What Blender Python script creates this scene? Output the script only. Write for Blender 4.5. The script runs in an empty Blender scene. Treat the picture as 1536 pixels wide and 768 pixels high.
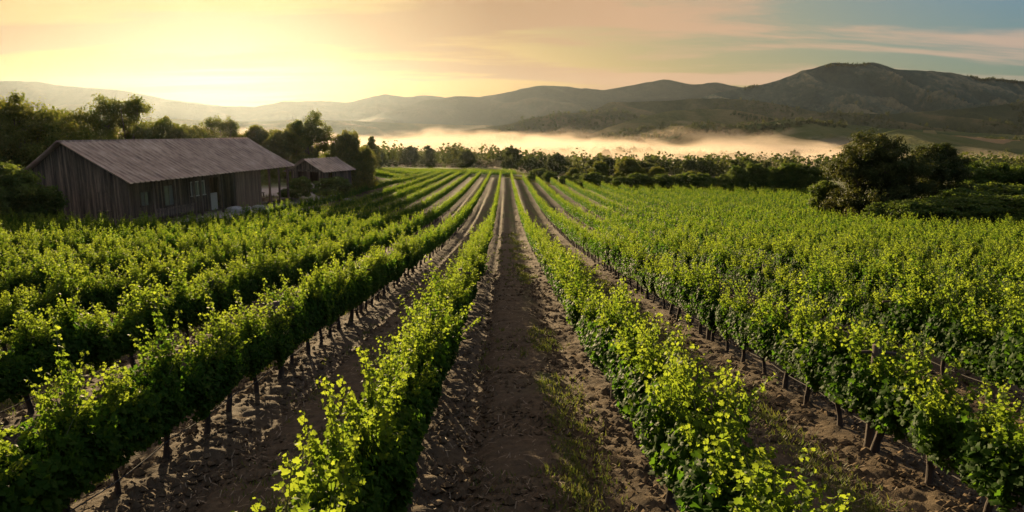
import bpy, math, random
import numpy as np
from math import radians as R

# ------------------------------------------------------------------ scene, camera, light
S = bpy.context.scene
COL = S.collection
rng = np.random.default_rng(11)

PITCH, YAW = R(10.3), R(0.6)
F = 1024.0 / 1536.0                      # focal length in picture widths
CAM_Z = 3.3
cam = bpy.data.cameras.new('camera')
cam.lens, cam.sensor_width = 24.0, 36.0
cam.clip_start, cam.clip_end = 0.1, 30000.0
cam_ob = bpy.data.objects.new('camera', cam)
cam_ob.location = (0, 0, CAM_Z)
cam_ob.rotation_euler = (R(90) - PITCH, 0, -YAW)
COL.objects.link(cam_ob)
S.camera = cam_ob

SUN_EL, SUN_AZ = R(8.5), R(-21.0)         # azimuth from +Y, negative = left
sun_dir = np.array([math.sin(SUN_AZ) * math.cos(SUN_EL), math.cos(SUN_AZ) * math.cos(SUN_EL), math.sin(SUN_EL)])
sl = bpy.data.lights.new('sun', 'SUN')
sl.energy, sl.angle, sl.color = 5.0, R(0.6), (1.0, 0.74, 0.42)
so = bpy.data.objects.new('sun', sl)
so.rotation_euler = (R(90) - SUN_EL, 0, math.pi - SUN_AZ)
so.location = (-40, 60, 60)
COL.objects.link(so)

S.view_settings.view_transform = 'Standard'
S.view_settings.look = 'None'
S.view_settings.exposure = 1.6
S.view_settings.gamma = 1.0
S.view_settings.use_curve_mapping = False
S.render.engine = 'CYCLES'
cy = S.cycles
cy.use_denoising = True
cy.max_bounces = 7
cy.diffuse_bounces = 3
cy.glossy_bounces = 2
cy.transmission_bounces = 5
cy.transparent_max_bounces = 8
cy.volume_bounces = 1
cy.sample_clamp_indirect = 6.0

W = bpy.data.worlds.new('World')
S.world = W
W.use_nodes = True
nt = W.node_tree
nt.nodes.clear()


def N(t, kind, **kw):
    n = t.nodes.new(kind)
    for k, v in kw.items():
        setattr(n, k, v)
    return n


def sock(t, dst, v):
    if isinstance(v, bpy.types.NodeSocket):
        t.links.new(v, dst)
    else:
        dst.default_value = v


def mth(t, op, a, b=None, c=None, clamp=False):
    n = N(t, 'ShaderNodeMath', operation=op)
    n.use_clamp = clamp
    sock(t, n.inputs[0], a)
    if b is not None:
        sock(t, n.inputs[1], b)
    if c is not None:
        sock(t, n.inputs[2], c)
    return n.outputs[0]


def vmth(t, op, a, b):
    n = N(t, 'ShaderNodeVectorMath', operation=op)
    sock(t, n.inputs[0], a)
    sock(t, n.inputs[1], b)
    return n.outputs['Value'] if op == 'DOT_PRODUCT' else n.outputs[0]


def mixc(t, f, a, b, blend='MIX'):
    n = N(t, 'ShaderNodeMix', data_type='RGBA', blend_type=blend)
    sock(t, n.inputs[0], f)
    sock(t, n.inputs[6], a if not isinstance(a, tuple) else (*a, 1))
    sock(t, n.inputs[7], b if not isinstance(b, tuple) else (*b, 1))
    return n.outputs[2]


def ramp(t, f, stops, interp='LINEAR'):
    n = N(t, 'ShaderNodeValToRGB')
    n.color_ramp.interpolation = interp
    el = n.color_ramp.elements
    while len(el) < len(stops):
        el.new(0.5)
    for e, (p, c) in zip(el, stops):
        e.position = p
        e.color = (*c, 1) if isinstance(c, tuple) else (c, c, c, 1)
    sock(t, n.inputs[0], f)
    return n.outputs[0]


def noise(t, vec, scale, detail=4.0, rough=0.55, dist=0.0):
    n = N(t, 'ShaderNodeTexNoise')
    sock(t, n.inputs['Vector'], vec)
    n.inputs['Scale'].default_value = scale
    n.inputs['Detail'].default_value = detail
    n.inputs['Roughness'].default_value = rough
    n.inputs['Distortion'].default_value = dist
    return n.outputs['Fac']


# sky: Nishita, with thin streaked cloud lit from the sun's side
sky = N(nt, 'ShaderNodeTexSky', sky_type='NISHITA')
sky.sun_disc = False
sky.sun_elevation, sky.sun_rotation = SUN_EL, SUN_AZ
sky.air_density, sky.dust_density, sky.ozone_density, sky.altitude = 1.3, 1.6, 1.6, 0
tc = N(nt, 'ShaderNodeTexCoord')
dirv = tc.outputs['Generated']
sep = N(nt, 'ShaderNodeSeparateXYZ')
nt.links.new(dirv, sep.inputs[0])
gl = (math.sin(R(-22)) * math.cos(R(4)), math.cos(R(-22)) * math.cos(R(4)), math.sin(R(4)))   # brightest air, low over the hills
cosang = vmth(nt, 'DOT_PRODUCT', dirv, gl)
zz = mth(nt, 'MAXIMUM', sep.outputs[2], 0.0)
# project onto a cloud deck
inv = mth(nt, 'DIVIDE', 1.0, mth(nt, 'ADD', zz, 0.10))
deck = N(nt, 'ShaderNodeCombineXYZ')
nt.links.new(mth(nt, 'MULTIPLY', sep.outputs[0], inv), deck.inputs[0])
nt.links.new(mth(nt, 'MULTIPLY', sep.outputs[1], inv), deck.inputs[1])
mp = N(nt, 'ShaderNodeMapping')
mp.inputs['Rotation'].default_value = (0, 0, R(-24))
mp.inputs['Scale'].default_value = (0.55, 1.7, 1.0)
mp.inputs['Location'].default_value = (3.1, 0.7, 0)
nt.links.new(deck.outputs[0], mp.inputs[0])
cl = noise(nt, mp.outputs[0], 0.62, 7.0, 0.58, 0.35)
cloud = ramp(nt, cl, [(0.43, 0.0), (0.57, 1.0)], 'EASE')
ang = mth(nt, 'MULTIPLY', mth(nt, 'ARCCOSINE', cosang), 1 / math.pi)       # 0..1 = 0..180 degrees
ccol = ramp(nt, ang, [(0.0, (0.26, 0.185, 0.095)), (0.06, (0.195, 0.118, 0.058)), (0.12, (0.165, 0.092, 0.050)), (0.18, (0.23, 0.135, 0.080)), (0.28, (0.23, 0.155, 0.105)),
                      (0.36, (0.185, 0.14, 0.115)), (0.7, (0.07, 0.075, 0.085))])
bcol = mixc(nt, 1.0, sky.outputs[0], (0.040, 0.040, 0.040), 'MULTIPLY')
lum = vmth(nt, 'DOT_PRODUCT', bcol, (0.45, 0.45, 0.10))
bcol = mixc(nt, 1.0, bcol, mth(nt, 'DIVIDE', 1.0, mth(nt, 'ADD', 1.0, mth(nt, 'DIVIDE', lum, 0.24))), 'MULTIPLY')
warm = ramp(nt, ang, [(0.05, (1.0, 0.90, 0.62)), (0.11, (0.98, 0.78, 0.52)), (0.17, (1.0, 0.88, 0.70)), (0.25, (0.86, 0.98, 1.12)), (0.34, (0.62, 1.06, 1.80))])
bcol = mixc(nt, 1.0, bcol, warm, 'MULTIPLY')
glow = ramp(nt, ang, [(0.0, (0.02, 0.022, 0.014)), (0.10, (0.04, 0.036, 0.02)), (0.20, (0.03, 0.022, 0.010)), (0.36, (0.0, 0.0, 0.0))])
bcol = mixc(nt, 1.0, bcol, glow, 'ADD')
out_c = mixc(nt, mth(nt, 'MULTIPLY', cloud, 0.85), bcol, ccol)
bg = N(nt, 'ShaderNodeBackground')
over = ramp(nt, sep.outputs[2], [(0.38, (1.0, 1.0, 1.0)), (0.85, (3.0, 2.7, 2.35))])       # sky overhead, out of view, brightened as added fill light
out_c = mixc(nt, 1.0, out_c, over, 'MULTIPLY')
nt.links.new(out_c, bg.inputs[0])
bg.inputs[1].default_value = 0.90
wo = N(nt, 'ShaderNodeOutputWorld')
nt.links.new(bg.outputs[0], wo.inputs[0])

# ------------------------------------------------------------------ helpers


def mat(name, rough=0.85):
    m = bpy.data.materials.new(name)
    m.use_nodes = True
    t = m.node_tree
    b = t.nodes['Principled BSDF']
    b.inputs['Roughness'].default_value = rough
    return m, t, b


def link(o, parent=None):
    COL.objects.link(o)
    if parent is not None:
        o.parent = parent
    return o


def tag(o, label=None, cat=None, group=None, kind=None):
    for k, v in (('label', label), ('category', cat), ('group', group), ('kind', kind)):
        if v:
            o[k] = v
    return o


def empty(name, loc, rz=0.0):
    o = bpy.data.objects.new(name, None)
    o.location = loc
    o.rotation_euler = (0, 0, rz)
    o.empty_display_size = 0.2
    return link(o)


def mesh_np(name, V, faces, mats, midx=None, attrs=None, smooth=False):
    """V (n,3); faces = list of int arrays (k, m)."""
    V = np.asarray(V, np.float32)
    me = bpy.data.meshes.new(name)
    faces = [np.asarray(f, np.int32) for f in faces if len(f)]
    nl = sum(f.size for f in faces)
    nf = sum(len(f) for f in faces)
    me.vertices.add(len(V))
    me.vertices.foreach_set('co', V.ravel())
    me.loops.add(nl)
    me.loops.foreach_set('vertex_index', np.concatenate([f.ravel() for f in faces]))
    tot = np.concatenate([np.full(len(f), f.shape[1], np.int32) for f in faces])
    st = np.concatenate([[0], np.cumsum(tot)[:-1]]).astype(np.int32)
    me.polygons.add(nf)
    me.polygons.foreach_set('loop_start', st)
    me.polygons.foreach_set('loop_total', tot)
    if midx is not None:
        me.polygons.foreach_set('material_index', np.asarray(midx, np.int32))
    me.polygons.foreach_set('use_smooth', np.full(nf, smooth, bool))
    for m in mats:
        me.materials.append(m)
    for k, a in (attrs or {}).items():
        at = me.attributes.new(k, 'FLOAT', 'POINT')
        at.data.foreach_set('value', np.asarray(a, np.float32))
    me.update()
    me.validate()
    return me


def obj(name, me, parent=None):
    return link(bpy.data.objects.new(name, me), parent)


class MB:
    """collects quads and triangles with a material index"""

    def __init__(self):
        self.V, self.Q, self.T, self.qm, self.tm, self.n = [], [], [], [], [], 0

    def add(self, V, Q=None, T=None, m=0):
        V = np.asarray(V, float)
        if Q is not None and len(Q):
            Q = np.asarray(Q, int)
            self.Q.append(Q + self.n)
            self.qm.append(np.full(len(Q), m))
        if T is not None and len(T):
            T = np.asarray(T, int)
            self.T.append(T + self.n)
            self.tm.append(np.full(len(T), m))
        self.V.append(V)
        self.n += len(V)

    def box(self, c, size, rz=0.0, m=0, jit=0.0, frame=None):
        sx, sy, sz = np.array(size) / 2
        P = np.array([[x, y, z] for z in (-sz, sz) for y in (-sy, sy) for x in (-sx, sx)])
        if jit:
            P += rng.normal(0, jit, P.shape)
        if rz:
            ca, sa = math.cos(rz), math.sin(rz)
            P = P @ np.array([[ca, sa, 0], [-sa, ca, 0], [0, 0, 1]])
        P = P + np.array(c)
        if frame is not None:
            P = frame(P)
        self.add(P, [[0, 2, 3, 1], [4, 5, 7, 6], [0, 1, 5, 4], [2, 6, 7, 3], [0, 4, 6, 2], [1, 3, 7, 5]], m=m)

    def tube(self, pts, rad, k=8, m=0, cap=True):
        pts = np.asarray(pts, float)
        rad = np.broadcast_to(np.asarray(rad, float), (len(pts),))
        tan = np.gradient(pts, axis=0)
        tan /= np.linalg.norm(tan, axis=1)[:, None] + 1e-9
        ref = np.array([0.31, 0.17, 0.93]) if abs(tan[0][2]) < 0.8 else np.array([0.95, 0.2, 0.1])
        a = np.cross(tan, ref)
        a /= np.linalg.norm(a, axis=1)[:, None] + 1e-9
        b = np.cross(tan, a)
        th = np.arange(k) * 2 * math.pi / k
        ring = np.cos(th)[None, :, None] * a[:, None] + np.sin(th)[None, :, None] * b[:, None]
        V = (pts[:, None] + ring * rad[:, None, None]).reshape(-1, 3)
        Q = []
        for i in range(len(pts) - 1):
            for j in range(k):
                j2 = (j + 1) % k
                Q.append([i * k + j, i * k + j2, (i + 1) * k + j2, (i + 1) * k + j])
        T = []
        if cap:
            V = np.vstack([V, pts[:1], pts[-1:]])
            c0, c1 = len(pts) * k, len(pts) * k + 1
            for j in range(k):
                j2 = (j + 1) % k
                T.append([c0, j2, j])
                T.append([c1, (len(pts) - 1) * k + j, (len(pts) - 1) * k + j2])
        self.add(V, Q, T, m)

    def mesh(self, name, mats, smooth=False, attrs=None):
        fs, mi = [], []
        if self.Q:
            fs.append(np.concatenate(self.Q))
            mi.append(np.concatenate(self.qm))
        if self.T:
            fs.append(np.concatenate(self.T))
            mi.append(np.concatenate(self.tm))
        return mesh_np(name, np.concatenate(self.V), fs, mats, np.concatenate(mi), attrs, smooth)


def hash2(ix, iy, seed):
    h = (ix.astype(np.int64) * 374761393 + iy.astype(np.int64) * 668265263 + seed * 974711) & 0xFFFFFFFF
    h = ((h ^ (h >> 13)) * 1274126177) & 0xFFFFFFFF
    return ((h ^ (h >> 16)) & 0xFFFFFF) / float(0xFFFFFF)


def vnoise(x, y, seed=0):
    ix, iy = np.floor(x), np.floor(y)
    fx, fy = x - ix, y - iy
    fx, fy = fx * fx * fx * (fx * (fx * 6 - 15) + 10), fy * fy * fy * (fy * (fy * 6 - 15) + 10)
    a, b = hash2(ix, iy, seed), hash2(ix + 1, iy, seed)
    c, d = hash2(ix, iy + 1, seed), hash2(ix + 1, iy + 1, seed)
    return (a + (b - a) * fx) * (1 - fy) + (c + (d - c) * fx) * fy


def fbm(x, y, oct=4, seed=0, gain=0.5):
    v, a, s = 0.0, 1.0, 0.0
    for o in range(oct):
        v = v + a * (vnoise(x * 2 ** o + 17.3 * o, y * 2 ** o - 9.1 * o, seed + o) - 0.5)
        s += a
        a *= gain
    return v / s * 2


def sstep(a, b, x):
    t = np.clip((x - a) / (b - a), 0, 1)
    return t * t * (3 - 2 * t)


# ------------------------------------------------------------------ the lie of the land
RS = 3.0                                   # row spacing
ROW0 = 0.30                                # middle of the central aisle
_kz = np.array([-40, 0, 2.2, 7.4, 11.2, 15.8, 19.2, 24, 30, 41, 54, 68, 4000]) * RS
_kd = np.array([-1.5, 1.1, 1.32, 1.86, 2.23, 2.66, 2.9, 3.2, 3.48, 3.82, 4.10, 4.4, 4.4]) * RS
_ty = np.arange(-60, 400, 1.0)
_td = np.interp(_ty, _kz, _kd)
_k = np.exp(-0.5 * (np.arange(-12, 13) / 4.0) ** 2)
_td = np.convolve(np.pad(_td, 12, mode='edge'), _k / _k.sum(), mode='valid')


def crest(X):
    return np.where(X > 0, 119 + 84 * np.exp(-np.maximum(X, 0) / 15.0), 203.0)


def ground_z(X, Y):
    X, Y = np.asarray(X, float), np.asarray(Y, float)
    d = np.interp(Y, _ty, _td)
    raise_l = 0.030 * np.clip(-X - 3, 0, 55) * sstep(10, 44, Y) * (1 - 0.55 * sstep(90, 200, Y))
    fall = (30.0 - d) * sstep(-6, 420, Y - crest(X))
    w = sstep(-20, -28, X) * sstep(44, 58, Y) * (1 - sstep(120, 175, Y))
    far = sstep(260, 500, Y)
    roll = far * 3.5 * fbm(X / 160.0, Y / 160.0, 3, 5)
    return (CAM_Z - d + raise_l - fall) * (1 - w) - 4.2 * w + roll


def gz(x, y):
    return float(ground_z(x, y))


cp, sp = math.cos(PITCH), math.sin(PITCH)
cw, sw = math.cos(YAW), math.sin(YAW)


def ray(px, py):
    u, d = (px - 768) / 1024.0, (py - 384) / 1024.0
    fwd, up = cp - d * sp, -sp - d * cp
    return np.array([u * cw + fwd * sw, -u * sw + fwd * cw, up])


def at(px, py, Y):
    """point of the place seen in that direction at distance Y along the rows"""
    r = ray(px, py)
    return np.array([0, 0, CAM_Z]) + r * (Y / r[1])


def proj(P):
    P = np.asarray(P, float) - np.array([0, 0, CAM_Z])
    x = P[..., 0] * cw - P[..., 1] * sw
    f = P[..., 0] * sw + P[..., 1] * cw
    z = P[..., 2]
    dc = f * cp - z * sp
    uc = f * sp + z * cp
    return 768 + 1024 * x / dc, 384 - 1024 * uc / dc, dc


def foot(px, Y):
    """x of the ground at distance Y in that column (fixed point on the terrain's height)"""
    py = 300.0
    for _ in range(6):
        p = at(px, py, Y)
        z = gz(p[0], Y)
        py = float(proj(np.array([p[0], Y, z]))[1])
    return p[0], z


# ------------------------------------------------------------------ materials
def leaf_mat(name, dark, light, trans_d, trans_l, tw=0.5, attr='age', rough=0.55):
    m = bpy.data.materials.new(name)
    m.use_nodes = True
    t = m.node_tree
    t.nodes.clear()
    a = N(t, 'ShaderNodeAttribute', attribute_name=attr)
    oi = N(t, 'ShaderNodeObjectInfo')
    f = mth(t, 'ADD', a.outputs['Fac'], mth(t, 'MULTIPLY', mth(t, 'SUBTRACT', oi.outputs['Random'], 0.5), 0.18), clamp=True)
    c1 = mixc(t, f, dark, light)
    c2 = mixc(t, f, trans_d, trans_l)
    p = N(t, 'ShaderNodeBsdfPrincipled')
    t.links.new(c1, p.inputs['Base Color'])
    p.inputs['Roughness'].default_value = rough
    p.inputs['Specular IOR Level'].default_value = 0.06
    tr = N(t, 'ShaderNodeBsdfTranslucent')
    t.links.new(c2, tr.inputs['Color'])
    mx = N(t, 'ShaderNodeMixShader')
    mx.inputs[0].default_value = tw
    t.links.new(p.outputs[0], mx.inputs[1])
    t.links.new(tr.outputs[0], mx.inputs[2])
    o = N(t, 'ShaderNodeOutputMaterial')
    t.links.new(mx.outputs[0], o.inputs[0])
    return m


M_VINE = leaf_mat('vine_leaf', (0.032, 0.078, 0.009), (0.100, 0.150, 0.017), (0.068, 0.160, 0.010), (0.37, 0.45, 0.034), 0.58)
M_TREE = leaf_mat('tree_leaf', (0.036, 0.066, 0.012), (0.090, 0.112, 0.022), (0.10, 0.15, 0.015), (0.36, 0.33, 0.04), 0.48)
M_OAK = leaf_mat('oak_leaf', (0.024, 0.042, 0.012), (0.070, 0.078, 0.022), (0.045, 0.07, 0.010), (0.16, 0.15, 0.025), 0.32)
M_VALLEY = leaf_mat('valley_leaf', (0.030, 0.052, 0.014), (0.065, 0.085, 0.022), (0.05, 0.08, 0.012), (0.13, 0.14, 0.025), 0.38)
M_BUSH = leaf_mat('bush_leaf', (0.035, 0.068, 0.014), (0.09, 0.12, 0.024), (0.08, 0.15, 0.015), (0.24, 0.28, 0.03), 0.42)
M_GRASS = leaf_mat('grass_blade', (0.050, 0.080, 0.020), (0.12, 0.115, 0.036), (0.10, 0.15, 0.02), (0.20, 0.20, 0.04), 0.42)


def bark(name, a, b, sc=14.0):
    m, t, p = mat(name, 0.95)
    g = N(t, 'ShaderNodeTexCoord')
    mpn = N(t, 'ShaderNodeMapping')
    mpn.inputs['Scale'].default_value = (1, 1, 0.18)
    t.links.new(g.outputs['Object'], mpn.inputs[0])
    n1 = noise(t, mpn.outputs[0], sc, 5, 0.65)
    t.links.new(ramp(t, n1, [(0.3, a), (0.7, b)]), p.inputs['Base Color'])
    bp = N(t, 'ShaderNodeBump')
    bp.inputs['Strength'].default_value = 0.7
    bp.inputs['Distance'].default_value = 0.03
    t.links.new(n1, bp.inputs['Height'])
    t.links.new(bp.outputs[0], p.inputs['Normal'])
    return m


M_VTRUNK = bark('vine_bark', (0.020, 0.014, 0.010), (0.062, 0.043, 0.031), 26)
M_BARK = bark('tree_bark', (0.035, 0.026, 0.018), (0.10, 0.075, 0.055), 4)
M_STEM, _t, _p = mat('green_stem', 0.6)
_p.inputs['Base Color'].default_value = (0.09, 0.10, 0.03, 1)

# ground
M_GROUND, t, p = mat('ground', 0.95)
g = N(t, 'ShaderNodeNewGeometry')
pos = g.outputs['Position']
n1 = noise(t, pos, 0.9, 6, 0.6)
n2 = noise(t, pos, 9.0, 6, 0.7)
n3 = noise(t, pos, 55.0, 4, 0.7)
soil = ramp(t, n2, [(0.28, (0.046, 0.033, 0.019)), (0.52, (0.096, 0.069, 0.039)), (0.76, (0.160, 0.117, 0.068))])
soil = mixc(t, ramp(t, n1, [(0.35, 0.0), (0.7, 0.7)]), soil, (0.074, 0.058, 0.037))
straw = ramp(t, n3, [(0.60, 0.0), (0.72, 1.0)])
soil = mixc(t, mth(t, 'MULTIPLY', straw, 0.55), soil, (0.24, 0.175, 0.10))
ga = N(t, 'ShaderNodeAttribute', attribute_name='grass')
va = N(t, 'ShaderNodeAttribute', attribute_name='gravel')
gn = mth(t, 'ADD', ga.outputs['Fac'], mth(t, 'MULTIPLY', mth(t, 'SUBTRACT', n2, 0.5), 1.4))
gmask = mth(t, 'MULTIPLY', ramp(t, gn, [(0.35, 0.0), (0.65, 1.0)]), ga.outputs['Fac'])
gcol = ramp(t, noise(t, pos, 0.35, 5, 0.6), [(0.3, (0.048, 0.066, 0.018)), (0.6, (0.080, 0.088, 0.027)), (0.75, (0.125, 0.105, 0.042))])
soil = mixc(t, gmask, soil, gcol)
vcol = ramp(t, noise(t, pos, 30, 3, 0.7), [(0.3, (0.24, 0.20, 0.16)), (0.7, (0.40, 0.35, 0.28))])
soil = mixc(t, va.outputs['Fac'], soil, vcol)
t.links.new(soil, p.inputs['Base Color'])
bp = N(t, 'ShaderNodeBump')
bp.inputs['Strength'].default_value = 0.9
bp.inputs['Distance'].default_value = 0.05
t.links.new(mth(t, 'ADD', mth(t, 'MULTIPLY', n2, 0.6), mth(t, 'MULTIPLY', n3, 0.35)), bp.inputs['Height'])
t.links.new(bp.outputs[0], p.inputs['Normal'])
p.inputs['Specular IOR Level'].default_value = 0.15

# ------------------------------------------------------------------ ground sheet


def axis(segs):
    out = [segs[0][0]]
    for a, b, s0, s1 in segs:
        x = a
        while x < b - 1e-6:
            f = (x - a) / (b - a)
            x = min(b, x + s0 * (s1 / s0) ** f)
            out.append(x)
    return np.array(out)


xp = axis([(0, 7, 0.055, 0.055), (7, 24, 0.06, 0.4), (24, 90, 0.5, 3), (90, 7000, 4, 500)])
gx = np.concatenate([-xp[:0:-1], xp])
gy = np.concatenate([axis([(-30, 3.5, 4, 0.3)]), axis([(3.5, 15, 0.05, 0.06), (15, 45, 0.07, 0.35), (45, 240, 0.4, 3), (240, 7000, 5, 400)])[1:]])
GX, GY = np.meshgrid(gx, gy)
GZ = ground_z(GX, GY)


def in_field(X, Y):
    e = np.where(X > 0, np.interp(Y, [0, 40, 56, 66, 70, 100, 125, 300], [44, 44, 41, 35, 34, 47, 60, 60]),
                 np.interp(Y, [0, 30, 46, 50, 80, 112, 124, 300], [-60, -48, -34, -24.4, -23.4, -23.4, -40, -48]))
    return np.where(X > 0, X < e, X > e) & (Y < crest(X) + 1)


u = (GX - ROW0) / RS                                       # rows at half-integers
ph = u - np.floor(u)                                       # 0 at an aisle's middle, 0.5 at a row
lane = np.floor(u + 0.5)
c = ph - np.round(ph)                                      # -0.5..0.5 across an aisle
fade = (1 - sstep(80, 150, GY)) * (np.abs(GX) < 60)
fld = in_field(GX, GY) * 1.0
# raised bed in the aisle, a wheel furrow on its left, a berm along the row
bed = 0.07 * np.exp(-(c / 0.22) ** 4)
furrow = -0.13 * np.exp(-((c + 0.27) / 0.075) ** 2) - 0.06 * np.exp(-((c - 0.27) / 0.07) ** 2)
berm = 0.06 * np.exp(-((np.abs(c) - 0.5) / 0.10) ** 2)
comb = 0.075 * fbm(GX * 0.8 + GY * 0.12, GY * 5.2 + 5 * c * c * RS, 4, 3, 0.62) * (np.abs(c) < 0.44)
clod = 0.030 * fbm(GX * 2.6, GY * 2.6, 4, 21, 0.62) + 0.055 * np.abs(fbm(GX * 5.5, GY * 8.5, 3, 31, 0.65))
track = np.maximum(np.exp(-((c + 0.27) / 0.07) ** 4), np.exp(-((c - 0.27) / 0.065) ** 4))
comb, clod = comb * (1 - 0.8 * track), clod * (1 - 0.75 * track)
GZ = GZ + fld * fade * (bed + furrow + berm + comb + clod) + (1 - fld) * (GY < 260) * 0.12 * fbm(GX * 0.4, GY * 0.4, 4, 8)
grass = np.where(fld > 0.5,
                 0.50 * np.exp(-((c - 0.17) / 0.10) ** 2) * (0.35 + 0.9 * vnoise(GX * 0.5, GY * 0.35, 71)) +
                 0.32 * (np.abs(c) < 0.34) * sstep(0.45, 0.8, vnoise(GX * 0.8, GY * 0.6, 72)), 1.0)
grass = np.where((fld > 0.5) & (np.abs(lane) > 1), grass * 0.75, grass)
grass = np.where(fld > 0.5, grass + 0.38 * sstep(35, 100, GY), grass)
gravel = np.zeros_like(GX)
yard = np.exp(-(((GX + 29.5) / 5.5) ** 2 + ((GY - 88) / 8.0) ** 2) ** 2) + np.exp(-(((GX + 25.8 - 0.155 * (GY - 65)) / 2.0) ** 2 + ((GY - 66) / 17) ** 2) ** 2) \
    + 0.8 * np.exp(-(((GX + 34) / 5) ** 2 + ((GY - 50.5) / 2.0) ** 2) ** 2)
gravel = np.clip(yard * 1.1 * (0.7 + 0.5 * vnoise(GX * 0.6, GY * 0.6, 9)), 0, 1)
ny, nx = GX.shape
idx = np.arange(ny * nx).reshape(ny, nx)
Q = np.stack([idx[:-1, :-1], idx[:-1, 1:], idx[1:, 1:], idx[1:, :-1]], -1).reshape(-1, 4)
gnd = obj('ground', mesh_np('ground', np.stack([GX, GY, GZ], -1).reshape(-1, 3), [Q], [M_GROUND], None,
                            {'grass': grass.ravel(), 'gravel': gravel.ravel()}, True))
tag(gnd, kind='structure')

# ------------------------------------------------------------------ mountains and hills


def hill_mat(name, forest, mid, dry, sc=0.004, bias=0.0, fields=False):
    m, t, p = mat(name, 1.0)
    p.inputs['Specular IOR Level'].default_value = 0.05
    g = N(t, 'ShaderNodeNewGeometry')
    pos = g.outputs['Position']
    a = noise(t, pos, sc, 6, 0.62, 0.4)
    b = noise(t, pos, sc * 14, 5, 0.7)
    f = mth(t, 'ADD', mth(t, 'MULTIPLY', a, 0.65), mth(t, 'MULTIPLY', b, 0.35))
    gu = N(t, 'ShaderNodeAttribute', attribute_name='gully_shade')
    f = mth(t, 'SUBTRACT', f, mth(t, 'MULTIPLY', mth(t, 'SUBTRACT', gu.outputs['Fac'], 0.42), 0.34))  # sunlit spurs and shaded gullies put into colour, along with grass and forest
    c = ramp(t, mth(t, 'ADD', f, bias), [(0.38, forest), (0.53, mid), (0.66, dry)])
    if fields:
        v = N(t, 'ShaderNodeTexVoronoi')
        v.inputs['Scale'].default_value = 0.009
        wv = N(t, 'ShaderNodeVectorMath', operation='ADD')
        t.links.new(pos, wv.inputs[0])
        nz = N(t, 'ShaderNodeTexNoise')
        nz.inputs['Scale'].default_value = 0.01
        t.links.new(pos, nz.inputs['Vector'])
        sc_ = N(t, 'ShaderNodeVectorMath', operation='SCALE')
        t.links.new(nz.outputs['Color'], sc_.inputs[0])
        sc_.inputs['Scale'].default_value = 70
        t.links.new(sc_.outputs[0], wv.inputs[1])
        t.links.new(wv.outputs[0], v.inputs['Vector'])
        sx = N(t, 'ShaderNodeSeparateColor')
        t.links.new(v.outputs['Color'], sx.inputs[0])
        fc = ramp(t, sx.outputs[0], [(0.0, (0.05, 0.075, 0.022)), (0.35, (0.09, 0.105, 0.03)), (0.6, (0.22, 0.17, 0.07)), (0.85, (0.30, 0.19, 0.09)), (1.0, (0.10, 0.12, 0.03))], 'CONSTANT')
        c = mixc(t, 0.75, c, fc)
    t.links.new(c, p.inputs['Base Color'])
    bp = N(t, 'ShaderNodeBump')
    bp.inputs['Strength'].default_value = 0.8
    bp.inputs['Distance'].default_value = 12
    t.links.new(b, bp.inputs['Height'])
    t.links.new(bp.outputs[0], p.inputs['Normal'])
    return m


M_MTN = hill_mat('mountain_scrub', (0.011, 0.033, 0.030), (0.038, 0.064, 0.046), (0.17, 0.160, 0.092), 0.004, -0.01)  # pale dry-grass tone also stands in for sunlit spurs
M_FAR = hill_mat('distant_scrub', (0.030, 0.042, 0.028), (0.050, 0.058, 0.036), (0.075, 0.075, 0.045), 0.003, -0.02)
M_FOOT = hill_mat('foothill_scrub', (0.032, 0.045, 0.018), (0.065, 0.070, 0.028), (0.12, 0.10, 0.045), 0.006)
M_GRASSHILL = hill_mat('grass_hill', (0.055, 0.068, 0.022), (0.095, 0.10, 0.034), (0.16, 0.135, 0.055), 0.006, 0.04)
M_FIELDS = hill_mat('hill_fields', (0.060, 0.082, 0.026), (0.11, 0.125, 0.038), (0.24, 0.19, 0.08), 0.006, 0.04, True)

HILLS = {}


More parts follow.
